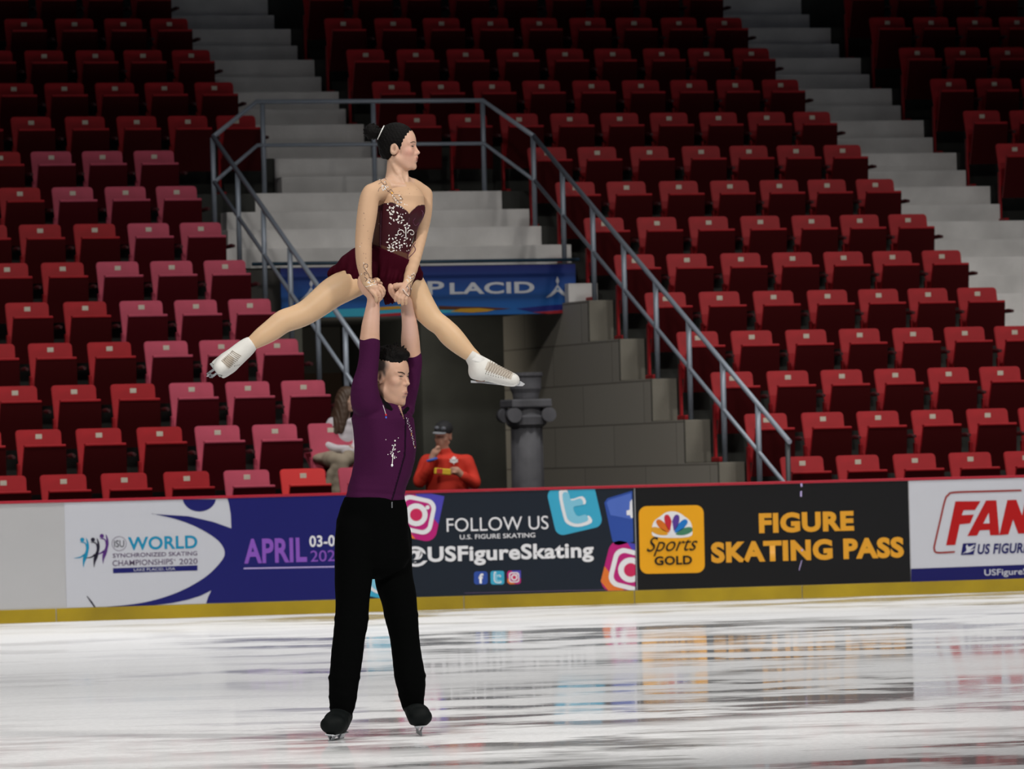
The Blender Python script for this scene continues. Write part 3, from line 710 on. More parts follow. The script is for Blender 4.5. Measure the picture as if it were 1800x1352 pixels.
        for _ in range(relax):                                   # light tangential smoothing
            A = np.zeros_like(V); C_ = np.zeros(len(V))
            for i in range(4):
                np.add.at(A, Q[:, i], V[Q[:, (i+1) % 4]]); np.add.at(C_, Q[:, i], 1); np.add.at(A, Q[:, (i+1) % 4], V[Q[:, i]]); np.add.at(C_, Q[:, (i+1) % 4], 1)
            V = V*.6+.4*A/np.maximum(C_, 1)[:, None]
        used = np.unique(Q); rm = -np.ones(len(V), int); rm[used] = np.arange(len(used)); V = V[used]; Q = rm[Q]
        me = bpy.data.meshes.new(name); me.vertices.add(len(V)); me.loops.add(Q.size); me.polygons.add(len(Q))
        L_ = (V-np.array([org[0], 0, -org[1]]))/S; L_ = np.stack([L_[:, 0], L_[:, 1], L_[:, 2]], 1)
        me.vertices.foreach_set('co', L_.ravel()); me.loops.foreach_set('vertex_index', Q.ravel().astype(np.int32))
        me.polygons.foreach_set('loop_start', np.arange(0, Q.size, 4, dtype=np.int32)); me.polygons.foreach_set('loop_total', np.full(len(Q), 4, np.int32))
        me.polygons.foreach_set('use_smooth', np.ones(len(Q), bool)); me.update(calc_edges=True)
        if paint:
            colr = np.tile(np.array(base, float), (len(V), 1))
            for p in paint: colr = p(V, colr)
            at = me.color_attributes.new('Col', 'FLOAT_COLOR', 'POINT'); at.data.foreach_set('color', np.concatenate([colr, np.ones((len(V), 1))], 1).ravel())
        for mm_ in (m if isinstance(m, (list, tuple)) else [m]): me.materials.append(mm_)
        ob = bpy.data.objects.new(name, me); COL.objects.link(ob)
        if parent is not None: ob.parent = parent
        else: ob.matrix_world = mtx
        return ob
def daub(x, py, d, rx, rd, rz, col, soft=.3, rot=None, amt=1):
    c = np.array([x, d, -py], float); r = np.array([rx, rd, rz], float); R = None if rot is None else np.array(rot)
    def f(V, C_):
        q = V-c
        if R is not None: q = q@R.T
        k = np.sqrt(((q/r)**2).sum(1)); w_ = np.clip((1-k)/soft, 0, 1)[:, None]*amt; return C_*(1-w_)+np.array(col)*w_
    return f
def dcap(p, q, r, col, soft=1.0):
    a = np.array([p[0], p[2], -p[1]], float); b = np.array([q[0], q[2], -q[1]], float); ab = b-a
    def f(V, C_):
        t = np.clip((V-a)@ab/(ab@ab), 0, 1); d = np.linalg.norm(V-a-t[:, None]*ab, axis=1); w_ = np.clip((r-d)/soft, 0, 1)[:, None]; return C_*(1-w_)+np.array(col)*w_
    return f
def frame(px, py, depth):
    """rigid frame whose x is picture-right, y is away, z is picture-up, at a real distance"""
    o = CAM+ray(px, py)*depth
    return Matrix(((rt[0], fw[0], up[0], o[0]), (rt[1], fw[1], up[1], o[1]), (rt[2], fw[2], up[2], o[2]), (0, 0, 0, 1)))
class Fig:
    def __init__(s, px, py, depth): s.org = (px, py); s.S = F/depth; s.mtx = frame(px, py, depth)
    def loc(s, x, py, d=0): return Vector(((x-s.org[0])/s.S, d/s.S, -(py-s.org[1])/s.S))
    def bvh(s, *obs):
        out = []
        for o in obs: me = o.data; out.append(BVHTree.FromPolygons([v.co[:] for v in me.vertices], [p.vertices[:] for p in me.polygons]))
        return out
    def hit(s, bv, x, py, lift=0):
        best = None
        for jx, jy in ((0, 0), (.13, .07), (-.11, .17), (.21, -.15)):
            o = s.loc(x+jx, py+jy, -400)
            for b in bv:
                h = b.ray_cast(o, Vector((0, 1, 0)))
                if h[0] is not None and (best is None or h[0].y < best[0].y): best = h
            if best is not None: break
        if best is None: return None, None
        return best[0]+best[1]*lift, best[1]
def vnoise(P, sc, seed=0):
    rs = np.random.RandomState(seed); o = np.zeros(len(P))
    for i in range(7):
        d = rs.randn(3); d /= np.linalg.norm(d); o += np.sin((P@d)*(sc*(.6+rs.rand()*1.3))+rs.rand()*6.28)
    return o/7
def head(sol, ox, oy, od, a, sc, tilt=0, fem=False, nod=0.0, roll=0.0, jaw=1.0, lz=0.0):
    """head solids in cm about the point between the ears: x forward, y to the far side, z up"""
    ca, sa = math.cos(a), math.sin(a); Fv = np.array([ca*math.cos(nod), -sa*math.cos(nod), -math.sin(nod)]); Lv = np.array([sa, ca, 0.0]); Uv = np.cross(Fv, Lv)
    if Uv[2] < 0: Uv = -Uv
    Lv = Lv*math.cos(roll)+Uv*math.sin(roll); Uv = np.cross(Fv, Lv); Uv = Uv if Uv[2] > 0 else -Uv
    R = np.stack([Fv, Lv, Uv])                    # figure -> head
    def T(x, y, z): q = np.array([ox, od, -oy])+sc*(x*Fv+y*Lv+z*Uv); return q[0], -q[2], q[1]
    def E(x, y, z, rx, ry, rz, k=1.0, op='u', ang=0.0):
        RR_ = R
        if ang: c_, s_ = math.cos(ang), math.sin(ang); RR_ = np.array([[c_, 0, s_], [0, 1, 0], [-s_, 0, c_]])@R
        p = T(x, y, z); sol.ell(p[0], p[1], p[2], rx*sc, ry*sc, rz*sc, k*sc, RR_, op)
    def C(p, q, r0, r1, k=.8, op='u'): a_ = T(*p); b_ = T(*q); sol.cone((*a_, r0*sc), (*b_, r1*sc), k*sc, op)
    W = .94 if fem else 1.0
    E(-1.6, 0, 3.4, 9.2, 7.3*W, 8.4); E(3.2, 0, 1.5, 4.6, 6.0*W, 6.5, 1.5); E(3.0, 0, -4.2, 4.7, 5.5*W, 6.0, 1.5)
    E(3.2, 0, -8.0-lz, 4.0*jaw, 3.9*W*jaw, 2.8, 1.6); E(2.8, 0, -4.6-lz*.6, 4.3, 5.1*W, 5.4, 2.0)
    E(6.8, 0, -9.6-lz, 1.5, 1.9*W, 1.5, 1.6)                                                     # chin
    for s_ in (-1, 1):
        C((-.2, s_*5.1*W, -5.6-lz*.6), (4.6, s_*2.6*W, -9.4-lz), 1.6*jaw, 1.3, 1.8)                    # jaw line
        E(4.9, s_*4.0*W, -2.2, 2.3, 1.9, 2.0, 1.5)                                            # cheek
        E(8.3, s_*2.9, .5, 1.5, 1.75, 1.05, 1.0, 's')                                         # eye socket
        E(5.65, s_*3.0, .35, 1.55, 1.5, 1.25, .35)                                            # eyeball and lids
        C((6.6, s_*1.4, 2.0), (5.5, s_*4.7, 1.9), .8 if fem else 1.05, .6, 1.0)               # brow ridge
        E(7.9, s_*1.05, -3.15, .85, .65, .62, .5)                                             # nostril wing
        E(8.1, s_*.55, -3.75, .38, .3, .3, .25, 's')
        # ear
        E(-1.7, s_*6.9*W, -.9, 1.75, .75, 3.0, .5, 'u', -.2); E(-1.0, s_*6.4*W, -1.3, 1.5, 1.0, 2.2, .8)
        E(-1.45, s_*7.6*W, -.7, .95, .5, 1.75, .35, 's', -.2); E(-1.3, s_*7.2*W, -3.1, .8, .5, .8, .4)
    C((6.9, 0, 1.2), (8.9, 0, -2.5), .62, .82, .7); E(9.1, 0, -2.75, .95, .85, .8, .5)        # nose
    mz = -lz*.75; C((7.6, 0, -4.0), (8.2, 0, -5.0+mz), .9, .7, 1.2)
    E(5.4, 0, -6.2+mz*.9, 3.0, 3.1*W, 3.4, 1.5)
    E(8.05, 0, -5.35+mz, .95, 2.1, .55, .45); E(7.85, 0, -6.45+mz, .95, 1.9, .65, .45)              # lips
    E(9.15, 0, -5.9+mz, .75, 2.2, .10, .15, 's')
    E(8.5, 0, -7.9+mz, .5, 1.5, .4, .9, 's')
    return T, R, Fv, Lv, Uv
# ------------------------------------------------------------------ skin and cloth materials
def skin(name, sss=.12):
    m = mat(name, (.6, .4, .3), .48, spec=.35, attr='Col', bump=.04, bscale=260); b = m.node_tree.nodes['Principled BSDF']
    b.inputs['Subsurface Weight'].default_value = sss; b.inputs['Subsurface Radius'].default_value = (.010, .004, .002); b.inputs['Subsurface Scale'].default_value = 1.0; return m
M['skin'] = skin('skin'); M['skinW'] = skin('skin_light')
M['velvet'] = mat('purple_velvet', (.03, .006, .028), .8, spec=.06, attr='Col', sheen=.0, bump=.15, bscale=160)
M['trouser'] = mat('black_trouser_cloth', (.0014, .0016, .0016), .9, spec=.03, bump=.2, bscale=90)
M['bootb'] = mat('black_boot_cover', (.0025, .004, .004), .65, spec=.12)
M['steel'] = mat('blade_steel', (.55, .57, .6), .25, metal=.9)
M['darksteel'] = mat('dark_blade_steel', (.16, .17, .18), .35, metal=.6)
M['hair'] = mat('black_hair', (.0025, .002, .002), .65, spec=.12, bump=.5, bscale=120)
M['gem'] = mat('crystal', (.9, .9, .95), .08, metal=.0, spec=1.0, coat=1.0)
M['gemw'] = mat('pale_crystal', (.95, .93, .9), .25, spec=1)
M['gemr'] = mat('red_crystal', (.8, .04, .05), .15, spec=1); M['gemb'] = mat('blue_crystal', (.1, .2, .9), .15, spec=1); M['gemo'] = mat('amber_crystal', (.9, .45, .05), .15, spec=1)
M['bead'] = mat('dark_beading', (.07, .04, .05), .35, spec=.8)
M['eyew'] = mat('eye_white', (.33, .29, .27), .35); M['iris'] = mat('dark_iris', (.012, .008, .006), .4, spec=.2)
M['lash'] = mat('lash_line', (.02, .012, .01), .6)
def gem(bm, p, n, r, l=1.0, ang=0.0, mi=0):
    """faceted stone, flat back against the cloth"""
    n = n.normalized(); a = Vector((0, 0, 1)); a = (a-n*a.dot(n))
    a = a.normalized() if a.length > .1 else Vector((1, 0, 0)); b = n.cross(a)
    u = a*math.cos(ang)+b*math.sin(ang); v = n.cross(u)
    ring_ = [bm.verts.new(p+u*(math.cos(t)*r*l)+v*(math.sin(t)*r)) for t in [math.pi*2*k/6 for k in range(6)]]
    tp = [bm.verts.new(p+n*(r*.5)+u*(math.cos(t)*r*l*.5)+v*(math.sin(t)*r*.5)) for t in [math.pi*2*k/6 for k in range(6)]]
    for k in range(6):
        f = bm.faces.new((ring_[k], ring_[(k+1) % 6], tp[(k+1) % 6], tp[k])); f.material_index = mi
    f = bm.faces.new(tp); f.material_index = mi
def surf_stroke(fig, bv, pts, rad, bm, lift=.0006, mi=0):
    P = []
    for x, y in smooth(pts, 4):
        q, n = fig.hit(bv, x, y, lift)
        if q is not None: P.append(q)
    if len(P) > 1: tube(bm, P, rad, 5, mi)
def eyes(fig, T, R, sc, parent, bv, near=-1, sides=(-1, 1), open_=.42, m_brow='hair', look=0.0, browz=2.15, browr=.2, brs=-.25):
    """narrow almond eyes with lids, iris and brow, laid on the lids"""
    for s_ in sides:
        inner, outer = 1.55, 4.5
        def on(y, z, lift=.0004):
            p = T(12, s_*y, z); q = T(0, s_*y, z); a = fig.loc(*p); b = fig.loc(*q); d = (b-a).normalized(); h = bv[0].ray_cast(a, d)
            if h[0] is None: return None
            return h[0]-d*lift
        N_ = 12; upv = []; lov = []
        for k in range(N_+1):
            t = k/N_; y = inner+(outer-inner)*t; arch = math.sin(math.pi*t)**.8
            upv.append(on(y, .18+.22*t+open_*arch)); lov.append(on(y, .14+.22*t-.11*arch))
        if any(v is None for v in upv+lov): continue
        bm = bmesh.new(); U = [bm.verts.new(v) for v in upv]; L_ = [bm.verts.new(v) for v in lov]
        for k in range(N_): bm.faces.new((U[k], U[k+1], L_[k+1], L_[k]))
        e_ = obj('eye', bm, M['eyew'], parent)
        bm = bmesh.new(); cy = (inner+outer)/2+look; pts = []
        for k in range(14):
            a = 2*math.pi*k/14; z = .27+.36*math.sin(a); y = cy+.5*math.cos(a); z = min(z, .3+open_*.95); q = on(y, max(z, .02), .0008)
            pts.append(bm.verts.new(q))
        bm.faces.new(pts); obj('iris', bm, M['iris'], e_)
        bm = bmesh.new(); tube(bm, [q+(upv[k]-lov[k])*.05 for k, q in enumerate(upv)], [sc/fig.S*(.07+.09*math.sin(math.pi*k/N_)) for k in range(N_+1)], 5); obj('eyelid_line', bm, M['lash'], e_)
        bm = bmesh.new(); bp = []
        for k in range(9):
            t = k/8; q = on(1.3+3.7*t, browz+.35*math.sin(math.pi*min(t*1.15, 1))+brs*t, .0006)
            if q is not None: bp.append(q)
        if len(bp) > 3: tube(bm, bp, [sc/fig.S*browr*(.5+.8*math.sin(math.pi*(k+1)/(len(bp)+1))) for k in range(len(bp))], 6); obj('eyebrow', bm, M[m_brow], parent)
        else: bm.free()
def finger(sol, pts, r, k=1.6): sol.chain([(x, y, d, r*(1-.12*i/(len(pts)-1)*2)) for i, (x, y, d) in enumerate(pts)], k, sm=2)
# ------------------------------------------------------------------ male skater
fm = Fig(655, 1296, 28.375)
nearL = [(624, 940, -25, 34), (622, 1012, -28, 32), (620.5, 1050, -32, 28.5), (619, 1092, -35, 27.5), (615.5, 1112, -36, 26), (611, 1150, -39, 26.5), (606, 1190, -42, 25), (605, 1208, -43, 23), (604, 1225, -45, 22.5), (601.5, 1246, -47, 19)]
farL = [(688, 940, 25, 34), (691, 1012, 27, 32.5), (700, 1050, 30, 30), (704, 1080, 33, 27.5), (708, 1105, 35, 25.5), (713.5, 1150, 39, 24.5), (719, 1188, 42, 26), (722.5, 1208, 43, 23), (723, 1225, 45, 20.5), (725.5, 1244, 47, 17.5)]
torso = [(706, 671, 0, 52, 60), (736, 671, 0, 55, 60), (761, 674, 0, 54.5, 58), (786, 676.5, 0, 54.5, 56), (811, 676, 0, 53.5, 52), (836, 671.5, 0, 53, 48), (861, 662, 0, 51, 46), (878, 658.5, 0, 51.5, 45)]
armN = [(644, 706, -42, 26), (642, 680, -50, 21.5), (647, 650, -52, 17.5), (650.5, 620, -52, 16.2), (651, 598, -52, 16.5)]
foreN = [(651, 600, -52, 16.2), (652.5, 575, -51, 15), (655.5, 550, -50, 12.2), (657.5, 528, -48, 9.6), (656, 518, -48, 9.2)]
armF = [(704, 712, 30, 24), (713, 690, 34, 19.5), (720, 665, 33, 16.5), (724, 640, 29, 15.2), (723.5, 624, 26, 15)]
foreF = [(723, 626, 26, 15.2), (721, 600, 20, 15.6), (720, 572, 11, 13), (716.5, 548, 2, 10.5), (714.5, 530, -8, 9)]
b = Solid()
b.loft([(722, 671, 0, 36, 42), (738, 671, 0, 50, 54)]+torso[2:]+[(900, 655, 0, 56, 44), (940, 654, 0, 60, 44), (985, 656, 0, 58, 42)], 8, off=-5)
for c in (nearL, farL): b.chain(c, 6, off=-5)
for c in (armN, armF): b.chain(c, 7, off=-2.5)
b.chain(foreN, 7); b.chain(foreF, 7)
b.chain([(676, 722, 6, 27), (682, 700, 4, 24.5), (683, 676, 2, 23)], 6)
AM = .50; OM = (686.5, 660, 0); SCM = 3.98
# neck muscle, head
Tm, Rm, Fm, Lm, Um = head(b, *OM, AM, SCM, nod=.10, jaw=1.14, lz=2.0)
# near hand: grips the partner's hand from below; thumb side to the left
b.chain([(656, 520, -48, 9.3), (648, 511, -49, 10), (641, 503, -50, 8.5)], 3)
b.chain([(645, 513, -50, 7), (637, 504, -52, 6), (634.5, 495, -52, 4.8), (636, 488, -50, 4.2)], 2.2)                    # thumb
finger(b, [(648, 506, -42, ), (655, 495, -36), (664, 492, -38)], 4.6); finger(b, [(650, 512, -40), (660, 502, -33), (670, 499, -38)], 4.6)
finger(b, [(653, 517, -40), (664, 511, -33), (674, 508, -38)], 4.4); finger(b, [(656, 521, -41), (666, 519, -36), (673, 516, -41)], 4.0)
# far hand
b.chain([(714.5, 530, -8, 9), (706, 520, -14, 9.5), (699, 515, -18, 8)], 3)
b.chain([(704, 528, -20, 6.2), (695, 521, -26, 5.6), (688, 512, -29, 4.8), (687, 503, -29, 4.3)], 2)                    # thumb
finger(b, [(699, 512, -20), (693, 503, -24), (690, 508, -32), (694, 518, -34)], 4.3)
finger(b, [(705, 510, -16), (700, 501, -22), (694, 501, -30)], 4.2); finger(b, [(712, 512, -14), (709, 502, -20), (702, 504, -29)], 4.2); finger(b, [(718, 516, -12), (717, 507, -18), (711, 507, -27)], 3.8)
skm, skp, lip, dk = (.58, .35, .25), (.52, .245, .19), (.40, .19, .15), (.05, .035, .03)
def hd(T, R, sc, x, y, z, rx, ry, rz, col, soft=.4, amt=1): p = T(x, y, z); return daub(p[0], p[1], p[2], rx*sc, ry*sc, rz*sc, col, soft, R, amt)
h = lambda *a, **k: hd(Tm, Rm, SCM, *a, **k)
paint = [h(4.5, -4.8, -2.8, 3.5, 3, 3, (.60, .32, .24), 1, amt=.5), h(-2.3, -6.5, 4.2, 5.6, 3.5, 4.2, (.075, .055, .048), .45), h(.6, -6.5, 1.2, 1.1, 3, 2.6, (.14, .10, .085), .8), h(-2.3, 6.5, 4.2, 5.6, 3.5, 4.2, (.075, .055, .048), .45),
         h(-6, 0, 0, 5, 7.4, 6, (.08, .06, .05), .3), h(8.7, 0, -6.62, 1.3, 2.3, .5, lip, .4), h(8.4, 0, -7.67, 1.3, 2.0, .6, lip, .4), h(9.2, 0, -7.17, 1.2, 2.2, .16, (.06, .02, .02), .5),
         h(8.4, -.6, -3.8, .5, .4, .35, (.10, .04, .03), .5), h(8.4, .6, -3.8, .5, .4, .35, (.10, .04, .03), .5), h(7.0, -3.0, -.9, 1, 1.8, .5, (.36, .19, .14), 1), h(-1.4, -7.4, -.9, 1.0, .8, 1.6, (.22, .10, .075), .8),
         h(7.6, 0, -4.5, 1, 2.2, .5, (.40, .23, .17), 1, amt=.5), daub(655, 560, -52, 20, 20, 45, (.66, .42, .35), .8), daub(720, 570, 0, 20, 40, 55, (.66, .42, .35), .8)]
man = b.mesh('person', 1.25, fm.S, fm.org, fm.mtx, M['skin'], paint=paint, base=skm)
tag(man, 'male skater in dark purple shirt and black trousers holding the female skater overhead', 'person')
bvm = fm.bvh(man)
eyes(fm, Tm, Rm, SCM, man, bvm, open_=.15, look=.35, browz=1.25, browr=.18, brs=.9)
# shirt
s = Solid(); s.loft([(716, 668, 0, 38, 46), (730, 670, 0, 51, 57)]+torso[1:], 8, off=0)
s.ell(652, 716, -10, 34, 48, 17, 10); s.ell(708, 722, 24, 18, 30, 13, 8)
s.ell(690, 734, -32, 26, 22, 24, 10)
s.ell(706, 689, -12, 24, 46, 27, 3, None, 's')
for c in (armN, armF): s.chain(c, 9)
colr = [[(666, 700, 26, 6), (662, 697, 0, 7), (667, 703, -24, 6.5), (682, 717, -42, 6), (699, 733, -46, 3.5)], [(699, 733, -46, 3.5), (709, 726, -42, 3), (717, 718, -26, 2.5)]]
for c in colr: s.chain(c, 3)
def folds(P):
    x, y, z = P[:, 0], P[:, 1], P[:, 2]
    w_ = np.clip((-z-690)/60, 0, 1)
    f1 = np.sin((x*.55+z*.28)*.16+.8*np.sin(z*.02))*1.2*w_
    f2 = vnoise(P*np.array([1, .6, .5]), .11, 3)*1.6
    low = np.clip((-z-845)/30, 0, 1)*np.sin(z*.42+x*.03)*.8
    pl = -1.4*np.exp(-((x-(np.interp(-z, [705, 740, 800, 878], [700, 714, 712, 690])))/2.2)**2)*(y < 0)
    return f1+f2+low+pl
s.disp = folds
cuff = lambda V, C_: C_
def shirt_paint(V, C_):
    x, y, z = V[:, 0], V[:, 1], -V[:, 2]; C_ = np.tile(np.array([.050, .0075, .040]), (len(V), 1))
    q_ = Solid(); q_.mar = 60
    for c in colr: q_.chain(c, 1)
    C_[q_.ev(V) < 1.2] = (.004, .003, .004)
    line = np.interp(z, [705, 740, 800, 878], [700, 714, 712, 690]); C_[(np.abs(x-line) < 1.6) & (y < 0) & (z > 705)] = (.012, .003, .012)
    vneck = (z > 705) & (z < 736) & (y < 0) & (x > 700-(736-z)*.02) & (np.abs(x-(700+(z-705)*.35)) < (736-z)*.10); C_[vneck] = (.40, .24, .17)
    return C_
sh = s.mesh('shirt', 1.5, fm.S, fm.org, fm.mtx, M['velvet'], parent=man, paint=[shirt_paint], base=(1, 1, 1))
# trousers
t = Solid(); t.loft([(874, 658.5, 0, 52.5, 46.5), (892, 657, 0, 59, 47), (915, 654, 0, 63, 47), (940, 654, 0, 64, 47), (980, 656.5, 0, 65, 45), (998, 657, 0, 54, 40), (1010, 657, 0, 34, 30), (1018, 657, 0, 14, 14)], 6)
for c in (nearL, farL): t.chain(c, 9, sm=4)
t.ell(603, 1223, -45, 24.5, 23, 9, 2); t.ell(605.5, 1189, -42, 28, 26, 10, 3); t.ell(721, 1190, 42, 27.5, 25, 11, 3); t.ell(722.5, 1224, 45, 23, 22, 8, 2); t.ell(602, 1241, -47, 22.5, 20, 5, 2); t.ell(619, 1086, -35, 29, 28, 6, 5); t.ell(705, 1082, 33, 28.5, 28, 6, 5)
t.disp = lambda P: vnoise(P, .09, 8)*1.1+np.sin(P[:, 2]*.35+P[:, 0]*.1)*.15*np.clip((-P[:, 2]-1060)/60, 0, 1)
t.mesh('trousers', 1.8, fm.S, fm.org, fm.mtx, M['trouser'], parent=man)
# hair
s = Solid(); p = Tm(-1.7, 0, 5.0); s.ell(p[0], p[1], p[2], 9.2*SCM, 6.9*SCM, 8.2*SCM, 3, Rm)
p = Tm(1.5, 0, 9.8); s.ell(p[0], p[1], p[2], 6.8*SCM, 5.3*SCM, 3.0*SCM, 5, Rm)
def cut(x, y, z, rx, ry, rz, k=2):
    p = Tm(x, y, z); s.ell(p[0], p[1], p[2], rx*SCM, ry*SCM, rz*SCM, k, Rm, 's')
cut(9.6, 0, .6, 5.2, 9, 8.0); cut(2, 0, -7, 15, 10, 11.0); cut(-1.5, -8.6, -1.0, 7.0, 3.0, 6.2); cut(-1.5, 8.6, -1.0, 7.0, 3.0, 6.2)
rs = random.Random(5)
for k in range(95):
    a, y = rs.uniform(-6.0, 4.2), rs.uniform(-5, 5); z = 11.9-.085*(a+1)**2-.09*y*y; p0 = Tm(a, y, z+.1); L_ = rs.uniform(.8, 2.4) if a < 1.5 else rs.uniform(1.4, 3.6)
    p1 = Tm(a+rs.uniform(.4, 1.8), y+rs.uniform(-.7, .7), z+L_); s.cone((*p0, 1.1*SCM*.6), (*p1, .5), 2.2)
for x0, x1, y1, dd in ((690, 688, 607, 6), (694, 696, 603, -4), (697, 699, 597, 0), (699, 705, 600, -6), (701, 711, 607, 2), (704, 715, 612, -8), (686, 683, 608, -3), (680, 677, 609, 3), (707, 719, 621, -2), (697, 693, 599, 8), (674, 671, 611, 0)):
    s.cone((x0, 620, dd, 4.2), (x1, y1, dd-2, .5), 2.5)
s.disp = lambda P: vnoise(P, .9, 2)*.5+vnoise(P*np.array([1, 1, .25]), 1.1, 5)*.6
s.mesh('hair', 1.1, fm.S, fm.org, fm.mtx, M['hair'], parent=man, relax=0)
# skates
def boot_black(ank, toe, heel, sole_y, dx, name, blade_c):
    s = Solid(); s.chain([(ank[0], ank[1], ank[2], ank[3]), (heel[0], heel[1], heel[2], 17)], 5); s.chain([(heel[0], heel[1], heel[2], 17), ((heel[0]+toe[0])/2, (heel[1]+toe[1])/2+1, (heel[2]+toe[2])/2, 20), toe], 5)
    s.chain([(ank[0], ank[1]+10, ank[2]-6, 17), (toe[0], toe[1]-3, toe[2]+34, 18), toe], 5); s.plane(ank[0], 1241, 0, (0, -1, 0), 2)
    s.ell(toe[0], toe[1]-2, toe[2]-1, toe[3]+8, 19, toe[3]+2.5, 6); s.ell(toe[0]+(ank[0]-toe[0])*.4, toe[1]-8, toe[2]+28, toe[3]+6, 24, toe[3]+2, 6)
    for x, y, nx, ny in dx: s.plane(x, y, 0, (nx, ny, 0), 3)
    s.disp = lambda P: vnoise(P, .12, 4)*.8
    o = s.mesh(name, 1.5, fm.S, fm.org, fm.mtx, M['bootb'], parent=man)
    return o
def blade(parent, c0, c1, top, bot, lean=0, mdark=None):
    """runner from toe c0 to heel c1 (x, depth), between rows top (sole) and bot (ice)"""
    S = fm.S; a, b_ = fm.loc(c0[0], bot, c0[1]), fm.loc(c1[0], bot, c1[1]); u = (b_-a); Ln = u.length; u.normalize(); hgt = (bot-top)/S
    M4 = Matrix(((u.x, -u.y, 0, a.x), (u.y, u.x, 0, a.y), (0, 0, 1, a.z), (0, 0, 0, 1)))@Matrix.Rotation(lean, 4, 'X')
    bm = bmesh.new(); bx(bm, 0, Ln, -.0022, .0022, 0, hgt*.48, .0008, M4=M4); bx(bm, -.012, .006, -.0035, .0035, .004, hgt*.52, .0015, M4=M4)
    o = obj('blade', bm, mdark or M['darksteel'], parent)
    bm = bmesh.new()
    for x0, x1, wd in ((.015, .075, .017), (Ln*.66, Ln*.92, .016)):
        for sy in (-1, 1):
            vs = bx(bm, x0, x1, sy*.002-.0018, sy*.002+.0018, hgt*.42, hgt, 0, M4=None)
            for v in vs:
                if v.co.z > hgt*.8: v.co.y += sy*(wd-.004)
            bmesh.ops.transform(bm, matrix=M4, verts=vs)
        bx(bm, x0-.02, x1+.02, -wd-.006, wd+.006, hgt*.94, hgt+.004, .001, M4=M4)
    obj('blade_mount', bm, M['steel'], parent); return o
bl = boot_black((601.5, 1243, -46, 19.5), (589, 1270, -104, 15), (604, 1268, -22, 17), 1287.5, ((590, 1286.5, .06, 1), (571, 1281, -.62, .78), (613, 1277, .9, .44)), 'ice_skate', None)
blade(bl, (582, -118), (604, -12), 1286, 1302, .08)
br_ = boot_black((725, 1243, 47, 18), (738, 1262, -10, 14), (733, 1259, 68, 16), 1277, ((738, 1277.5, -.05, 1), (713.5, 1261, -.93, .37), (753, 1275, .7, .7)), 'ice_skate', None)
blade(br_, (741, -24), (731, 78), 1276, 1293, -.08)
# shirt crystals
bvs = fm.bvh(sh); bm = bmesh.new(); rs = random.Random(2)
def st(x, y, r, mi=0, l=1, a=0):
    q, n = fm.hit(bvs, x, y, .0004)
    if q is not None: gem(bm, q, n, r/fm.S, l, a, mi)
for k in range(14): st(692.5+rs.uniform(-2.2, 2.2), 780+k*1.9+rs.uniform(-1, 1), rs.uniform(.7, 1.3), 0 if k % 3 else 1)
for k in range(16): st(692+rs.uniform(-5, 4.5), 776+rs.uniform(0, 26), rs.uniform(.5, 1.1), 1)
for k in range(12): st(692-k*.16, 798+k*1.7, .95, 1)
st(690.2, 817.5, 2.3, 0, 1.25); st(695.3, 774.5, 1.7, 1)
for x, y in ((679.5, 772.5), (701, 769.5), (683, 798.5), (700.5, 794), (697.5, 803.5), (703, 793)): st(x, y, .9, 1)
for k in range(9): st(674.5+k*.55, 713+k*1.7, .75, 1)
st(679.6, 729, 1.5, 2, 1.5); st(679.8, 733.5, 1.5, 3, 1.5)
for k in range(34):
    t_ = k/33; st(716.5+t_*13.5+rs.uniform(-2.5, 2.5)*(1-.5*t_), 735+t_*52, rs.uniform(.6, 1.2), rs.choice([0, 1, 1, 4]))
obj('crystal_trim', bm, [M['gem'], M['gemw'], M['gemr'], M['gemb'], M['gemo']], man)
bm = bmesh.new(); q = fm.loc(689.5, 887, -50)
q, n = fm.hit(fm.bvh(man.children[-3] if 0 else [c for c in man.children if c.name.startswith('trousers')][0]), 689.5, 887, .002)
if q is not None: bx(bm, q.x-.003, q.x+.003, q.y-.004, q.y+.001, q.z-.014, q.z+.014, .001)
obj('waist_hook', bm, M['steel'], man)
# ------------------------------------------------------------------ female skater
fw_ = Fig(690, 500, 28.36)
M['mesh'] = mat('dress_cloth', (.5, .35, .24), .6, spec=.25, attr='Col', bump=.06, bscale=300)
M['burg'] = mat('burgundy_chiffon', (.036, .0015, .007), .8, spec=.05, bump=.1, bscale=200)
M['bootw'] = mat('white_boot_leather', (.66, .65, .62), .5, spec=.4, attr='Col', bump=.08, bscale=200)
M['lace'] = mat('grey_lace', (.36, .31, .26), .8); M['laced'] = mat('dark_lace_hole', (.03, .025, .02), .8)
M['heelb'] = mat('brown_heel', (.22, .12, .08), .5)
skw, legc = (.62, .40, .285), (.66, .44, .265)
SW = 3.6
b = Solid()
wt = [(312, 699, 0, 12, 12), (320, 700, 0, 22, 20), (328, 701, 0, 32, 30), (336, 701.5, 0, 39, 37), (345, 702, 0, 43, 42), (365, 704, -2, 42, 41), (385, 700, -2, 41, 38), (405, 695, 0, 37, 34), (425, 689, 6, 34.5, 30), (440, 687, 10, 35, 29), (460, 686, 14, 41, 32), (485, 687, 18, 46, 34), (505, 686, 20, 44, 30)]
b.loft(wt, 8, off=-2)
b.chain([(697, 318, 2, 20), (698, 305, 2, 17.5), (698.5, 290, 2, 17), (700, 275, 2, 17)], 7)
b.chain([(698, 324, 0, 17), (672, 333, -30, 15), (656, 341, -46, 14)], 8); b.chain([(700, 322, 0, 16), (724, 328, 28, 14), (745, 341, 44, 13)], 8)
b.chain([(689, 285, -11, 3.5), (700, 305, -15, 3.5), (711, 325, -18, 2.5)], 6); b.chain([(712, 296, -6, 3), (715, 310, -6, 3), (716, 325, -14, 2)], 5)
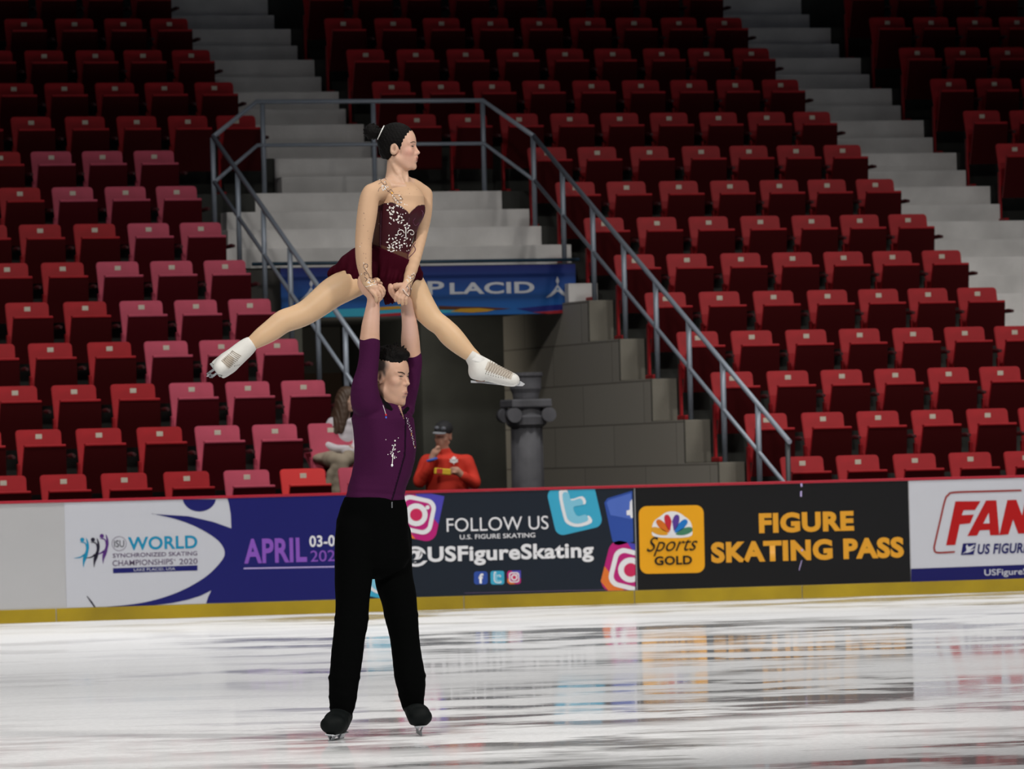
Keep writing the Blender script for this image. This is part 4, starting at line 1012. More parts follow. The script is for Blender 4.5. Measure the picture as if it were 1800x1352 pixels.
b.chain([(711, 328, -25, 3), (690, 328, -31, 3), (668, 330, -36, 2)], 8)
wN = [(654, 340, -46, 14), (650, 352, -50, 15), (647, 375, -53, 15.8), (643.5, 400, -55, 14.8), (640.5, 426, -56, 13), (640.5, 448, -57, 12.6), (642, 470, -57, 11), (646, 495, -57, 8)]
wF = [(745, 341, 42, 12.5), (746.5, 360, 40, 11.8), (744, 385, 33, 11.2), (739.5, 412, 22, 9.8), (734, 436, 8, 9.3), (727, 462, -8, 9.6), (718, 494, -24, 7.4)]
b.chain(wN, 6); b.chain(wF, 5)
b.chain([(655, 484, 14, 22), (613, 500, 2, 26.3), (587, 513, -3, 25.8), (565, 530, -6, 23.6), (541, 548, -8, 21), (520, 558, -10, 20), (499, 565, -12, 19.6), (479, 580, -14, 18.2), (461, 592, -16, 15.5), (448, 601, -17, 12), (437, 608, -18, 9.8)], 6)
b.chain([(706, 486, 28, 30), (722, 508, 28, 28), (736, 530, 26, 24), (747, 545, 24, 21), (762, 563, 22, 18), (776, 573, 21, 17.3), (791, 589, 20, 19.3), (807, 605, 20, 17), (823, 620, 20, 13), (835, 629, 20, 10.5)], 6)
# near hand over the partner's wrist
b.chain([(647, 497, -58, 8), (655, 505, -62, 8.5), (661, 508, -62, 8)], 3)
for q, dd in (([(660, 503, 0), (670, 504, 0), (676, 512, 2), (674, 521, 6)], -54), ([(659, 507, 0), (669, 509, -2), (673, 517, 0), (671, 526, 4)], -60), ([(657, 510, 0), (665, 514, -3), (669, 521, -1), (668, 529, 3)], -65), ([(654, 512, 0), (660, 518, -3), (663, 524, -2), (663, 530, 2)], -68)):
    finger(b, [(x, y, dd+z) for x, y, z in q], 3.9, 1.0)
b.chain([(652, 500, -60, 5), (660, 497, -52, 4.4), (666, 494, -48, 3.8)], 1.5)
# far hand
b.chain([(718, 495, -25, 7.4), (713, 506, -32, 8.4), (708, 514, -36, 8)], 3)
for q, dd in (([(703, 513, 0), (697, 520, -3), (696, 529, 0)], -36), ([(708, 516, 0), (702, 524, -4), (702, 533, 0)], -38), ([(713, 517, 0), (708, 526, -4), (708, 535, 0)], -38), ([(717, 517, 2), (714, 526, -2), (714, 534, 2)], -36)):
    finger(b, [(x, y, dd+z) for x, y, z in q], 3.8, .9)
b.chain([(713, 503, -34, 5), (704, 502, -36, 4.5), (695, 505, -35, 3.8)], 1.5)
Tw, Rw, Fw_, Lw, Uw = head(b, 703, 259, 0, .20, SW, fem=True, nod=.0, jaw=.96, lz=.0)
h = lambda *a, **k: hd(Tw, Rw, SW, *a, **k)
lipw = (.30, .07, .06)
paint = [lambda V, C_: np.where((-V[:, 2] > 440)[:, None], np.array(legc), C_), daub(662, 515, -50, 24, 30, 22, (.60, .37, .26), .2), daub(706, 515, -30, 22, 22, 25, (.60, .37, .26), .2),
         h(4.5, -2.3, -2.0, 8.5, 7, 11, (.63, .37, .28), .5), h(5.0, -4.3, -2.8, 3.2, 3, 2.8, (.66, .31, .25), 1, amt=.8), h(8.5, 0, -5.35, 1.3, 2.2, .55, lipw, .4), h(8.3, 0, -6.4, 1.3, 1.9, .6, lipw, .4), h(9.2, 0, -5.9, 1.2, 2.2, .16, (.08, .02, .02), .5),
         h(8.4, -.6, -3.8, .5, .4, .35, (.14, .06, .04), .5), h(-1.4, -6.9, -.9, 1.0, .8, 1.6, (.36, .19, .13), .8), h(7.0, -3.0, 1.3, 1.2, 2.0, .7, (.45, .24, .19), 1, amt=.6),
         h(1.6, -6, -2.5, .8, 2, 2.5, (.30, .19, .13), 1, amt=.7), dcap((688, 285, -14), (697, 312, -16), 4, (.50, .31, .21), 4), dcap((707, 298, -12), (712, 318, -20), 3, (.50, .31, .21), 3)]  # both dcaps: neck tendon shading painted into the skin colour
wom = b.mesh('person', 1.25, fw_.S, fw_.org, fw_.mtx, M['skinW'], paint=paint, base=skw)
tag(wom, 'female skater in burgundy jewelled dress and white skates, legs apart, lifted overhead', 'person')
eyes(fw_, Tw, Rw, SW, wom, fw_.bvh(wom), open_=.22, sides=(-1,), look=.5, browz=2.3, browr=.13)
# dress: bodice and nude mesh sleeves
tS, aS = Solid(), Solid(); tS.mar = aS.mar = 40
wt2 = [q for q in wt if q[0] <= 470]
tS.loft(wt2, 8, off=.3); 
for s_ in (tS,):
    s_.ell(713, 372, -26, 20, 20, 16, 8); s_.ell(728, 372, -6, 18, 20, 16, 8)
aS.chain(wN, 6, off=1); aS.chain(wF, 5, off=1); aS.chain([(690, 329, -8, 14), (672, 333.5, -30, 15), (656, 341, -46, 14)], 8, off=1); aS.chain([(708, 327, 10, 13), (724, 328.5, 28, 14), (745, 341, 44, 13)], 8, off=1)
d = Solid(); d.pr = tS.pr+aS.pr
d.ell(698, 302, -6, 25, 28, 21, 1.5, None, 's')
d.disp = lambda P: vnoise(P, .16, 6)*.35
swx, swy = [640, 664, 676, 690, 705, 716, 720, 725, 735, 746, 765], [372, 364, 359, 358, 364, 373, 378, 372, 363, 361, 358]
def dress_paint(V, C_):
    x, y, z = V[:, 0], V[:, 1], -V[:, 2]; C_ = np.tile(np.array([.60, .385, .245]), (len(V), 1)); arm = aS.ev(V) < tS.ev(V)-.2
    bod = (z > np.interp(x, swx, swy)) & ~arm; C_[bod] = (.045, .003, .009)
    pan = bod & (y < 0) & (((x < 669) & (z > 372)) | ((z > 426+.33*(x-655)) & (x < 716))); C_[pan] = (.105, .042, .026)
    seam = bod & (y < 0) & (np.abs(x-(668.5-.02*(z-370))) < .8); C_[seam] = (.05, .004, .012)
    edge = ~arm & (np.abs(z-np.interp(x, swx, swy)) < .9) & (y < 5); C_[edge] = (.03, .004, .01)
    return C_
dr = d.mesh('dress', 1.2, fw_.S, fw_.org, fw_.mtx, M['mesh'], parent=wom, paint=[dress_paint])
# skirt
s = Solid(); s.loft([(422, 686, 8, 36, 32), (436, 687, 8, 36.5, 32), (450, 687, 10, 40, 33), (470, 687, 14, 46, 36), (490, 687, 16, 47, 36), (506, 686, 16, 42, 32)], 6)
s.chain([(676, 452, 12, 26), (640, 458, 14, 27), (612, 470, 10, 20), (594, 478, 8, 10), (580, 480, 6, 5)], 8)
s.chain([(640, 478, 4, 30), (622, 492, 2, 21), (632, 504, 0, 12)], 6)
s.chain([(700, 458, 8, 30), (722, 478, 12, 20), (734, 488, 14, 5)], 6)
s.chain([(688, 492, -2, 24), (686, 512, -4, 17), (684, 524, -5, 10), (684, 530, -6, 5)], 5)
s.plane(655, 430, 0, (.38, -.92, 0), 1.5)
def ruff(P):
    x, y, z = P[:, 0], P[:, 1], -P[:, 2]; t_ = np.clip((z-448)/45, 0, 1)+np.clip((620-x)/40, 0, 1)*.6
    ang = np.arctan2(y-10, x-687)
    return t_*(np.sin(x*.42+z*.12+1.3*np.sin(z*.05))*1.7+np.sin(ang*17+z*.03)*1.0)
s.disp = ruff
sk = s.mesh('skirt', 1.3, fw_.S, fw_.org, fw_.mtx, M['burg'], parent=wom)
# hair
s = Solid(); p = Tw(-2.0, 0, 3.5); s.ell(*p, 9.5*SW, 7.2*SW, 8.7*SW, 3, Rw); p = Tw(-5.0, 0, -1.5); s.ell(*p, 5.2*SW, 5.8*SW, 6.0*SW, 5, Rw)
def cutw(x, y, z, rx, ry, rz, k=2, ang=0):
    p = Tw(x, y, z); R_ = Rw
    if ang: c_, s_ = math.cos(ang), math.sin(ang); R_ = np.array([[c_, 0, s_], [0, 1, 0], [-s_, 0, c_]])@Rw
    s.ell(*p, rx*SW, ry*SW, rz*SW, k, R_, 's')
cutw(8.8, 0, -1.9, 6.3, 10, 10.0, 2, .22); cutw(2.5, 0, -8.5, 8.4, 10, 7.2); cutw(-1.6, -8.6, -1.4, 2.2, 3.0, 3.3)
cutw(-1.6, 8.6, -1.4, 2.2, 3.0, 3.3); cutw(-8, 0, -11.5, 9, 9, 6)
s.disp = lambda P: np.sin((P[:, 2]*.5+P[:, 0]*.9)*1.1)*.22
hr = s.mesh('hair', 1.1, fw_.S, fw_.org, fw_.mtx, M['hair'], parent=wom, relax=1)
s = Solid(); s.ell(653.5, 231, 0, 13.5, 13, 13.5, 3); s.chain([(655, 232, 0, 9), (668, 234, 0, 9)], 4)
rs = random.Random(8)
for k in range(46):
    a = rs.uniform(.6, 5.6); r0 = 11; r1 = rs.uniform(13, 17); dd = rs.uniform(-8, 8); s.cone((653.5+r0*math.cos(a), 231+r0*math.sin(a), dd, 2), (653.5+r1*math.cos(a+.3), 231+r1*math.sin(a+.3), dd, .4), 1.5)
s.disp = lambda P: vnoise(P, .8, 3)*.7
s.mesh('hair_bun', 1.0, fw_.S, fw_.org, fw_.mtx, M['hair'], parent=wom, relax=0)
bm = bmesh.new(); pts = []
for k in range(17):
    t_ = math.pi*2*k/16; u = math.cos(t_)*13.5; v = math.sin(t_)*12; pts.append(fw_.loc(669.5-u*.42, 234+u*.92 if 0 else 233.5+u*.9, v))
tube(bm, pts, 1.15/fw_.S, 7); obj('hair_band', bm, mat('silver_band', (.8, .8, .78), .3, metal=.3), wom)
# beading
bvd = fw_.bvh(dr, wom); rs = random.Random(11)
bm = bmesh.new()
def st(x, y, r, l=1, a=0, mi=1, bvx=None):
    q, n = fw_.hit(bvx or bvd, x, y, .0003)
    if q is not None: gem(bm, q, n, r/fw_.S, l, a, mi)
def flower(cx, cy, R_, n, pr, pl, a0=0, mi=1):
    for k in range(n):
        a = a0+math.pi*2*k/n; st(cx+R_*math.cos(a), cy+R_*math.sin(a), pr, pl, a+math.pi/2+math.pi/2 if 0 else math.atan2(math.cos(a), -math.sin(a))*0+(math.pi/2-a)*-1+math.pi, mi)
Z6 = lambda x, y: (560+x/3.755, 200+y/3.755)
for cx, cy, R_, n in ((*Z6(505, 680), 7.5, 7), (*Z6(540, 705), 5.5, 6), (*Z6(478, 640), 5, 5), (*Z6(590, 850), 6.5, 7), (*Z6(480, 850), 6.5, 6), (*Z6(530, 870), 5, 5), (*Z6(480, 900), 4.5, 5), (*Z6(585, 745), 4, 5)):
    flower(cx, cy, R_, n, 1.45, 1.8, rs.uniform(0, 2))
for k in range(60):
    x, y = Z6(rs.gauss(525, 45), rs.uniform(600, 925)); st(x, y, rs.uniform(.6, 1.3), rs.choice([1, 1.7]), rs.uniform(0, 3), rs.choice([0, 1, 1]))
for x, y in ((425, 480), (440, 500), (430, 510), (447, 492), (487, 528), (460, 488), (492, 545), (505, 560), (512, 575), (535, 545), (545, 565), (548, 590), (525, 590), (440, 455), (425, 440), (405, 440), (500, 620), (460, 600), (520, 610), (545, 620)):
    st(*Z6(x, y), 1.25, 1.3, rs.uniform(0, 3), rs.choice([0, 1]))
st(*Z6(487, 528), 2.0, 1, 0, 4)
for k in range(7): a = 2*math.pi*k/7; x, y = Z6(435, 495); st(x+3.4*math.cos(a), y+3.4*math.sin(a), .9, 1.9, -a, 1)
# wrist jewels
for k in range(12): st(640+k*2.2, 505.5-abs(k-3)*.35-k*.25, .95, 1, 0, 1)
for k in range(16): st(rs.uniform(648, 662), rs.uniform(491, 502), rs.uniform(.6, 1.2), 1, 0, rs.choice([0, 1]))
for x, y in ((637, 483), (646, 474), (641, 471), (646, 466), (641, 464)): st(x, y, .9)
for k in range(8): st(709+k*1.35, 509+k*1.6, .9)
for k in range(16): st(rs.uniform(715, 724), rs.uniform(484, 508), rs.uniform(.6, 1.1), 1, 0, rs.choice([0, 1]))
for x, y in ((722, 488), (725, 483), (728, 481), (730, 484), (726, 490)): st(x, y, 1.1)
for k in range(26):
    x, y = rs.choice([(rs.uniform(632, 652), rs.uniform(350, 480)), (rs.uniform(678, 745), rs.uniform(330, 358))]); st(x, y, .6, 1, 0, 2)
for x, y in ((634.5, 435), (702, 214.5)): st(x, y, .9, 1, 0, 1, fw_.bvh(dr, wom, hr))
obj('crystal_trim', bm, [M['gem'], M['gemw'], M['bead'], M['gemb'], M['gemo']], wom)
# dark scrollwork and vines
bm = bmesh.new(); T6 = lambda pts: [Z6(*p) for p in pts]
for pts in ([(390, 425), (410, 445), (430, 470), (445, 500), (470, 520), (495, 545), (520, 570), (545, 600)], [(400, 470), (420, 460), (440, 475), (455, 470)], [(405, 430), (430, 425), (450, 440)], [(460, 520), (480, 505), (500, 530)], [(500, 540), (530, 540), (560, 570)],
            [(515, 580), (540, 575), (558, 572)], [(420, 490), (405, 500), (398, 520)], [(440, 450), (450, 465), (440, 480)], [(490, 560), (510, 590), (500, 610)]):
    surf_stroke(fw_, bvd, T6(pts), .36/fw_.S, bm)
Z2 = lambda x, y: (620+x/11.25, 450+y/11.25)
for pts in ([(250, 260), (230, 210), (260, 175), (300, 180), (315, 215), (290, 245)], [(250, 260), (290, 320), (330, 380), (345, 430)], [(300, 370), (260, 340), (240, 365), (270, 395)], [(250, 430), (300, 470), (270, 520)], [(340, 440), (400, 450), (470, 470), (495, 540), (500, 590)],
            [(1150, 420), (1180, 380), (1225, 390), (1210, 440), (1170, 450)], [(1200, 470), (1160, 520), (1110, 560), (1060, 640)], [(1000, 680), (1040, 760), (1120, 810)], [(1140, 560), (1150, 700), (1130, 790)], [(1080, 600), (1110, 660), (1090, 720)], [(340, 480), (380, 540), (450, 500)]):
    surf_stroke(fw_, bvd, [Z2(*p) for p in pts], .5/fw_.S, bm)
obj('dark_scrollwork', bm, M['bead'], wom)
bm = bmesh.new()
for sx in (1, -1):
    c = Z6(577, 790); sp = [(c[0]+sx*(1.2+1.0*t_+0)*0+sx*(9.6-(7.0*(1-t_/9.5))*math.cos(t_*.78)*1.0), c[1]+(7.0*(1-t_/9.5))*math.sin(t_*.78)*-1.0) for t_ in range(0, 9)]
    surf_stroke(fw_, bvd, sp, .8/fw_.S, bm, .0008)
surf_stroke(fw_, bvd, T6([(578, 760), (577, 790), (577, 825)]), 1.1/fw_.S, bm, .0008)
obj('silver_scroll', bm, M['gemw'], wom)
bm = bmesh.new()
for pts in ([(418, 640), (414, 720), (412, 800), (408, 880)], [(640, 690), (625, 715), (640, 740), (660, 720)], [(690, 650), (680, 700), (650, 760), (640, 840)], [(600, 690), (595, 730), (575, 760)], [(620, 860), (640, 900), (600, 950), (560, 990)], [(680, 640), (695, 670), (670, 720)], [(640, 850), (610, 900), (590, 930)]):
    surf_stroke(fw_, bvd, T6(pts), .7/fw_.S, bm)
obj('purple_sequin_trim', bm, mat('purple_sequins', (.12, .01, .06), .3, spec=.9, bump=.6, bscale=500), wom)
# white skate seen from the front (left) : sole faces down-left, toe points at the viewer
def cuffpaint(f): return f
wl = (.68, .67, .64); bp1 = [dcap((412, 618, -60), (396, 640, -90), 12, (.50, .46, .40), 5)]
s = Solid(); s.chain([(439, 607, -18, 14), (429, 615, -19, 16), (414, 628, -22, 17.5), (398, 641, -24, 18.5), (388, 648, -24, 18)], 4)
s.chain([(402, 638, -28, 18), (399, 640, -56, 17), (394, 645, -84, 14), (391, 648, -96, 10)], 5); s.ell(396, 642, -4, 15, 16, 15, 5)
s.plane(382.5, 652, -20, (-.80, .60, 0), 2)
s.cone((446, 601.5, -18, 10.5), (434, 611, -18, 10), 1.5, 's')
s.disp = lambda P: vnoise(P, .2, 2)*.4
bw = s.mesh('ice_skate', 1.15, fw_.S, fw_.org, fw_.mtx, M['bootw'], parent=wom, paint=[dcap((419, 621, -60), (401, 640, -90), 11, (.42, .37, .31), 3)], base=wl)
bvb = fw_.bvh(bw); bm = bmesh.new(); Z4 = lambda x, y: (350+x/12.29, 570+y/12.29)
for k in range(9):
    t_ = k/8; c = np.array(Z4(760, 620))*(1-t_)+np.array(Z4(640, 900))*t_; a = np.array([-.10-0.02*k, .05]); ax = np.array([.62, .78])*(9.5-abs(k-3)*.3)
    p0 = (Z4(735-24*k, 575+27*k)); p1 = (Z4(925-26*k, 690+31*k)); md = ((p0[0]+p1[0])/2-1.5, (p0[1]+p1[1])/2-.5)
    surf_stroke(fw_, bvb, [p0, md, p1], .8/fw_.S, bm, .0008)
obj('laces', bm, M['lace'], bw)
bm = bmesh.new()
for k in range(7):
    x, y = Z4(725-21*k, 600+29*k); q, n = fw_.hit(bvb, x, y, .0005)
    if q is not None: gem(bm, q, n, 1.0/fw_.S)
    x, y = Z4(885-30*k, 880+9*k) if k < 4 else Z4(800, 905); q, n = fw_.hit(bvb, x, y, .0005)
    if q is not None: gem(bm, q, n, .9/fw_.S)
obj('lace_hooks', bm, M['laced'], bw)
bm = bmesh.new(); n_ = Vector((-.80, 0, -.60)); t1 = Vector((.60, 0, -.80)); ctr = fw_.loc(383, 651.5, 0); u = 1/fw_.S
M4 = Matrix(((t1.x, 0, n_.x, ctr.x), (t1.y, 1, n_.y, ctr.y), (t1.z, 0, n_.z, ctr.z), (0, 0, 0, 1)))
bx(bm, -1*u, .4*u, -108*u, 8*u, 11*u, 18*u, .5*u, M4=M4)
for y0, y1 in ((-88, -62), (-18, -4)):
    bx(bm, -5.2*u, -3.8*u, y0*u, y1*u, 0, 15*u, .3*u, M4=M4); bx(bm, 3.2*u, 4.6*u, y0*u, y1*u, 0, 15*u, .3*u, M4=M4); bx(bm, -5.2*u, 4.6*u, y0*u, y1*u, 12*u, 16*u, .5*u, M4=M4)
obj('blade', bm, M['steel'], bw)
bm = bmesh.new(); bx(bm, -15*u, 14*u, -96*u, 4*u, -2.2*u, 1.2*u, 1.0*u, M4=M4); obj('sole', bm, mat('grey_sole', (.30, .31, .31), .5), bw)
# white skate in profile (right)
s = Solid(); s.chain([(833, 627, 20, 15.5), (838, 636, 20, 15.5), (842, 646, 20, 17), (844, 654, 20, 18)], 4); s.ell(840, 653, 20, 16.5, 15, 16, 5)
s.chain([(846, 650, 20, 17.5), (864, 655, 20, 16.5), (882, 662, 19, 14.5), (898, 667, 18, 12), (903, 668.5, 18, 10)], 5)
s.ell(856, 640, 20, 14, 11, 12, 6)
s.plane(866, 675.2, 20, (-.235, .97, 0), 2); s.cone((832, 622, 20, 11), (839, 634, 20, 11), 1.5, 's'); s.plane(842, 622.5, 20, (.47, -.88, 0), 1)
Z5 = lambda x, y: (800+x/12.857, 600+y/12.857)
def bpaint(V, C_):
    x, z = V[:, 0], -V[:, 2]; C_ = C_.copy()
    up_ = z+.0*x < 0
    tongue = (z < 668+.0*x) & (x > 853) & (x < 902)
    a = np.array(Z5(700, 560)); b_ = np.array(Z5(1290, 790)); ab = b_-a; nn = np.array([-ab[1], ab[0]])/np.linalg.norm(ab)
    q = (np.stack([x, z], 1)-a); along = q@ab/(ab@ab); off = q@nn
    m_ = (along > 0) & (along < 1) & (off < 6.5) & (off > -9); C_[m_] = (.47, .42, .36)
    cuff_ = (z+.5*x < 600+45+.5*846-22) & False; C_[cuff_] = (.8, .8, .79)
    return C_
bw2 = s.mesh('ice_skate', 1.1, fw_.S, fw_.org, fw_.mtx, M['bootw'], parent=wom, paint=[bpaint], base=wl)
bvb = fw_.bvh(bw2); bm = bmesh.new()
for k in range(10):
    t_ = k/9; p0 = Z5(800+t_*470, 440+t_*250); p1 = Z5(700+t_*500, 700+t_*120); md = ((p0[0]+p1[0])/2+1.2, (p0[1]+p1[1])/2+.2)
    surf_stroke(fw_, bvb, [p0, md, p1], .75/fw_.S, bm, .0007)
    if k < 9:
        p2 = Z5(800+(t_+.1)*470, 440+(t_+.1)*250); surf_stroke(fw_, bvb, [p2, ((p2[0]+p1[0])/2, (p2[1]+p1[1])/2), p1], .6/fw_.S, bm, .0007)
obj('laces', bm, M['lace'], bw2)
bm = bmesh.new()
for k in range(9):
    for x, y in (Z5(690+58*k, 730+20*k-1.4*k*k*.6), Z5(915+52*k, 510+30*k)):
        q, n = fw_.hit(bvb, x, y, .0006)
        if q is not None: gem(bm, q, n, .75/fw_.S)
obj('lace_hooks', bm, M['laced'], bw2)
s = Solid(); s.chain([(829.5, 633.5, 20, 15.6), (836, 637, 20, 16.5), (846, 638.5, 20, 15)], 3)
def extr(name, pts, d0, d1, m, parent, fig):
    """a solid cut to a side outline, given depth d0..d1"""
    bm = bmesh.new(); A = [bm.verts.new(fig.loc(x, y, d0)) for x, y in pts]; B = [bm.verts.new(fig.loc(x, y, d1)) for x, y in pts]; n = len(pts)
    for k in range(n): bm.faces.new((A[k], A[(k+1) % n], B[(k+1) % n], B[k]))
    for t_ in tessellate_polygon([[Vector((x, y, 0)) for x, y in pts]]): bm.faces.new([A[i] for i in t_]); bm.faces.new([B[i] for i in t_][::-1])
    bmesh.ops.recalc_face_normals(bm, faces=bm.faces[:]); return obj(name, bm, m, parent)
extr('heel', [Z5(*p) for p in [(420, 800), (560, 832), (700, 868), (660, 910), (480, 905)]], 12, 28, M['heelb'], bw2, fw_)
extr('sole', [Z5(*p) for p in [(410, 790), (700, 858), (950, 925), (1200, 975), (1330, 985), (1400, 950), (1400, 972), (1330, 1003), (1150, 1005), (900, 945), (600, 865), (415, 812)]], 10, 30, mat('white_sole', (.6, .6, .58), .5), bw2, fw_)
extr('blade', [Z5(*p) for p in [(350, 885), (470, 890), (860, 940), (1200, 985), (1330, 990), (1410, 955), (1450, 900), (1480, 900), (1580, 965), (1530, 1015), (1300, 1012), (950, 985), (600, 950), (355, 938)]], 19, 21.6, mat('bright_blade', (.75, .76, .8), .3, metal=.5), bw2, fw_)
# padded cuff at the top of each boot
def ring_tube(name, c, nrm, r, tr, m, parent, fig):
    n_ = Vector((nrm[0], nrm[2], -nrm[1])).normalized(); a = n_.cross(Vector((0, 1, 0))).normalized(); b_ = n_.cross(a); c_ = fig.loc(*c); bm = bmesh.new()
    tube(bm, [c_+(a*math.cos(t_)*r+b_*math.sin(t_)*r)/fig.S for t_ in [2*math.pi*k/24 for k in range(25)]], tr/fig.S, 10); return obj(name, bm, m, parent, True)
mc = mat('white_padded_cuff', (.78, .77, .75), .7)
s = Solid(); s.cone((841.5, 625, 20, 16), (838, 634, 20, 17.6), 2); s.plane(841.8, 624.5, 20, (.45, -.89, 0), 2); s.plane(838, 637.5, 20, (-.3, .95, 0), 3); s.cone((844, 616, 20, 11.8), (836, 640, 20, 11.8), 2, 's')
s.mesh('cuff', 1.0, fw_.S, fw_.org, fw_.mtx, mc, parent=bw2)
# ------------------------------------------------------------------ onlookers behind the boards
def cloth(n, c, **k): M[n] = mat(n, c, .8, **k); return M[n]
fr = Fig(785, 860, 55.8)
b = Solid(); b.loft([(806, 786, 0, 36, 22), (830, 786, 0, 38, 24), (880, 786, 4, 36, 26), (930, 786, 4, 36, 26)], 6, off=-3); b.chain([(782, 806, 0, 12), (779, 790, -1, 11)], 5)
Tr_, Rr, *_ = head(b, 779, 766, -2, 1.95, 1.95, nod=.16, roll=-.08)
rn, rf = [(751, 812, -4, 13), (742, 832, -10, 11), (738, 846, -18, 10)], [(820, 812, -4, 13), (829, 832, -8, 11), (834, 848, -16, 10.5)]
rn2, rf2 = [(738, 846, -18, 10), (750, 828, -30, 9), (760, 806, -34, 7)], [(834, 848, -16, 10), (822, 842, -30, 8), (811, 834, -36, 6.5)]
for c in (rn, rf, rn2, rf2): b.chain(c, 4, off=-2)
b.chain([(760, 805, -34, 6), (765, 795, -34, 7)], 3); b.chain([(811, 834, -36, 6), (803, 827, -38, 7)], 3)
for k in range(4):
    finger(b, [(765-2.5+k*2.5, 793, -37+k), (768+k*1.5, 786, -38), (771+k*.5, 784+k*2, -32)], 2.0, .8); finger(b, [(804-k*1.2, 823+k*3.4, -40), (796, 822+k*3.2, -42), (791, 824+k*3, -38)], 2.0, .8)
b.chain([(768, 797, -38, 2.4), (774, 791, -36, 2)], 1); b.chain([(804, 830, -42, 2.5), (797, 830, -46, 2)], 1)
for lx in (-18, 18): b.chain([(786+lx, 925, 0, 17), (786+lx*1.3, 934, -70, 14), (786+lx*1.3, 1000, -74, 10), (786+lx*1.3, 1062, -74, 8)], 4)
sk2 = (.50, .27, .19); hh = lambda *a, **k: hd(Tr_, Rr, 1.95, *a, **k)
red = b.mesh('person', 1.5, fr.S, fr.org, fr.mtx, M['skin'], paint=[hh(7.6, 0, -5.8, 1.5, 2.2, .7, (.3, .1, .08), .5), hh(6.5, 0, .3, 2.5, 5, .7, (.12, .06, .05), .5)], base=sk2)
tag(red, 'seated man in red jacket and dark cap eating, in the tunnel mouth', 'person')
s = Solid(); s.loft([(806, 786, 0, 37, 23), (830, 786, 0, 40, 25), (870, 786, 4, 38, 27), (910, 786, 4, 37, 27)], 6)
s.ell(785, 806, 0, 38, 20, 9, 8); s.chain([(782, 806, 0, 15), (780, 796, -1, 13.5)], 5)
for c in (rn, rf, rn2[:2]+[(757, 812, -33, 8)], rf2[:2]+[(815, 837, -34, 8)]): s.chain(c, 5)
s.plane(780, 793, 0, (0, -1, 0), 1) if 0 else None
s.disp = lambda P: vnoise(P, .2, 3)*1.0
jk = s.mesh('jacket', 1.6, fr.S, fr.org, fr.mtx, cloth('red_jacket', (.62, .03, .012)), parent=red)
t = Solid(); t.loft([(905, 786, 2, 37, 27), (935, 786, 2, 38, 28)], 5)
for lx in (-18, 18): t.chain([(786+lx, 925, 0, 18), (786+lx*1.3, 934, -70, 16), (786+lx*1.3, 1000, -74, 12), (786+lx*1.3, 1062, -74, 10)], 4)
t.mesh('trousers', 2.2, fr.S, fr.org, fr.mtx, cloth('dark_trousers', (.01, .01, .012)), parent=red)
s = Solid(); p = Tr_(-1.2, 0, 6.0); s.ell(*p, 9.8*1.95, 8.2*1.95, 7.6*1.95, 2, Rr); p = Tr_(0, 0, -6); s.ell(*p, 16*1.95, 14*1.95, 9*1.95, 1.5, Rr, 's')
cap = s.mesh('cap', 1.4, fr.S, fr.org, fr.mtx, cloth('black_cap', (.012, .012, .014)), parent=red)
s = Solid(); p = Tr_(9.5, 0, 4.2); s.ell(*p, 6.2*1.95, 6.6*1.95, .7*1.95, 1, Rr); s.mesh('cap_brim', 1.0, fr.S, fr.org, fr.mtx, cloth('grey_brim', (.22, .23, .25)), parent=cap)
s = Solid()
for sy in (-1, 1): p = Tr_(7.6, sy*3.2, 8.2); s.ell(*p, 1.0*1.95, 2.7*1.95, 1.7*1.95, 1, Rr)
s.mesh('sunglasses', .9, fr.S, fr.org, fr.mtx, mat('sunglass_lens', (.12, .13, .15), .08, spec=1), parent=cap)
bm = bmesh.new(); q = fr.loc(759.5, 808, -34)
tube(bm, [q+Vector((math.cos(a)*8.2/fr.S, math.sin(a)*8.2/fr.S, math.cos(a)*.012)) for a in [2*math.pi*k/16 for k in range(17)]], 2.4/fr.S, 6); obj('wristband', bm, cloth('blue_band', (.05, .12, .5)), red)
bvj = fr.bvh(jk); bm = bmesh.new()
leaf = [(797, 793), (800, 798), (803, 796), (802, 802), (808, 801), (806, 806), (809, 808), (801, 812), (798, 812), (797.5, 817), (796.5, 817), (796, 812), (793, 812), (785, 808), (788, 806), (786, 801), (792, 802), (791, 796), (794, 798)]
leaf = [(798+(x-797)*.68, 809+(y-805)*.66) for x, y in leaf]; vs = []
for x, y in leaf:
    q, n = fr.hit(bvj, x, y, 0); vs.append(q+Vector((0, -.02, 0)) if q is not None else None)
if all(v is not None for v in vs):
    V_ = [bm.verts.new(v) for v in vs]
    for t_ in tessellate_polygon([[Vector((x, y, 0)) for x, y in leaf]]): bm.faces.new([V_[i] for i in t_])
obj('leaf_emblem', bm, cloth('white_print', (.75, .75, .75)), red)
P = fr.mtx@fr.loc(782, 828, -44); bm = bmesh.new(); s_ = 1/fr.S
bx(bm, -19*s_, 12*s_, -1.5*s_, 2*s_, -6*s_, 5*s_, 1.5*s_, mi=0); bx(bm, -15*s_, -4*s_, -1.9*s_, 2.2*s_, -5*s_, 4*s_, .5*s_, mi=1)
pk = obj('snack_packet', bm, [cloth('yellow_packet', (.75, .50, .03)), cloth('red_packet_label', (.6, .04, .03))]); pk.matrix_world = Matrix.Translation(P)@Matrix.Rotation(.1, 4, 'Y')
tag(pk, 'small yellow snack packet held by the man in the red jacket', 'packet')
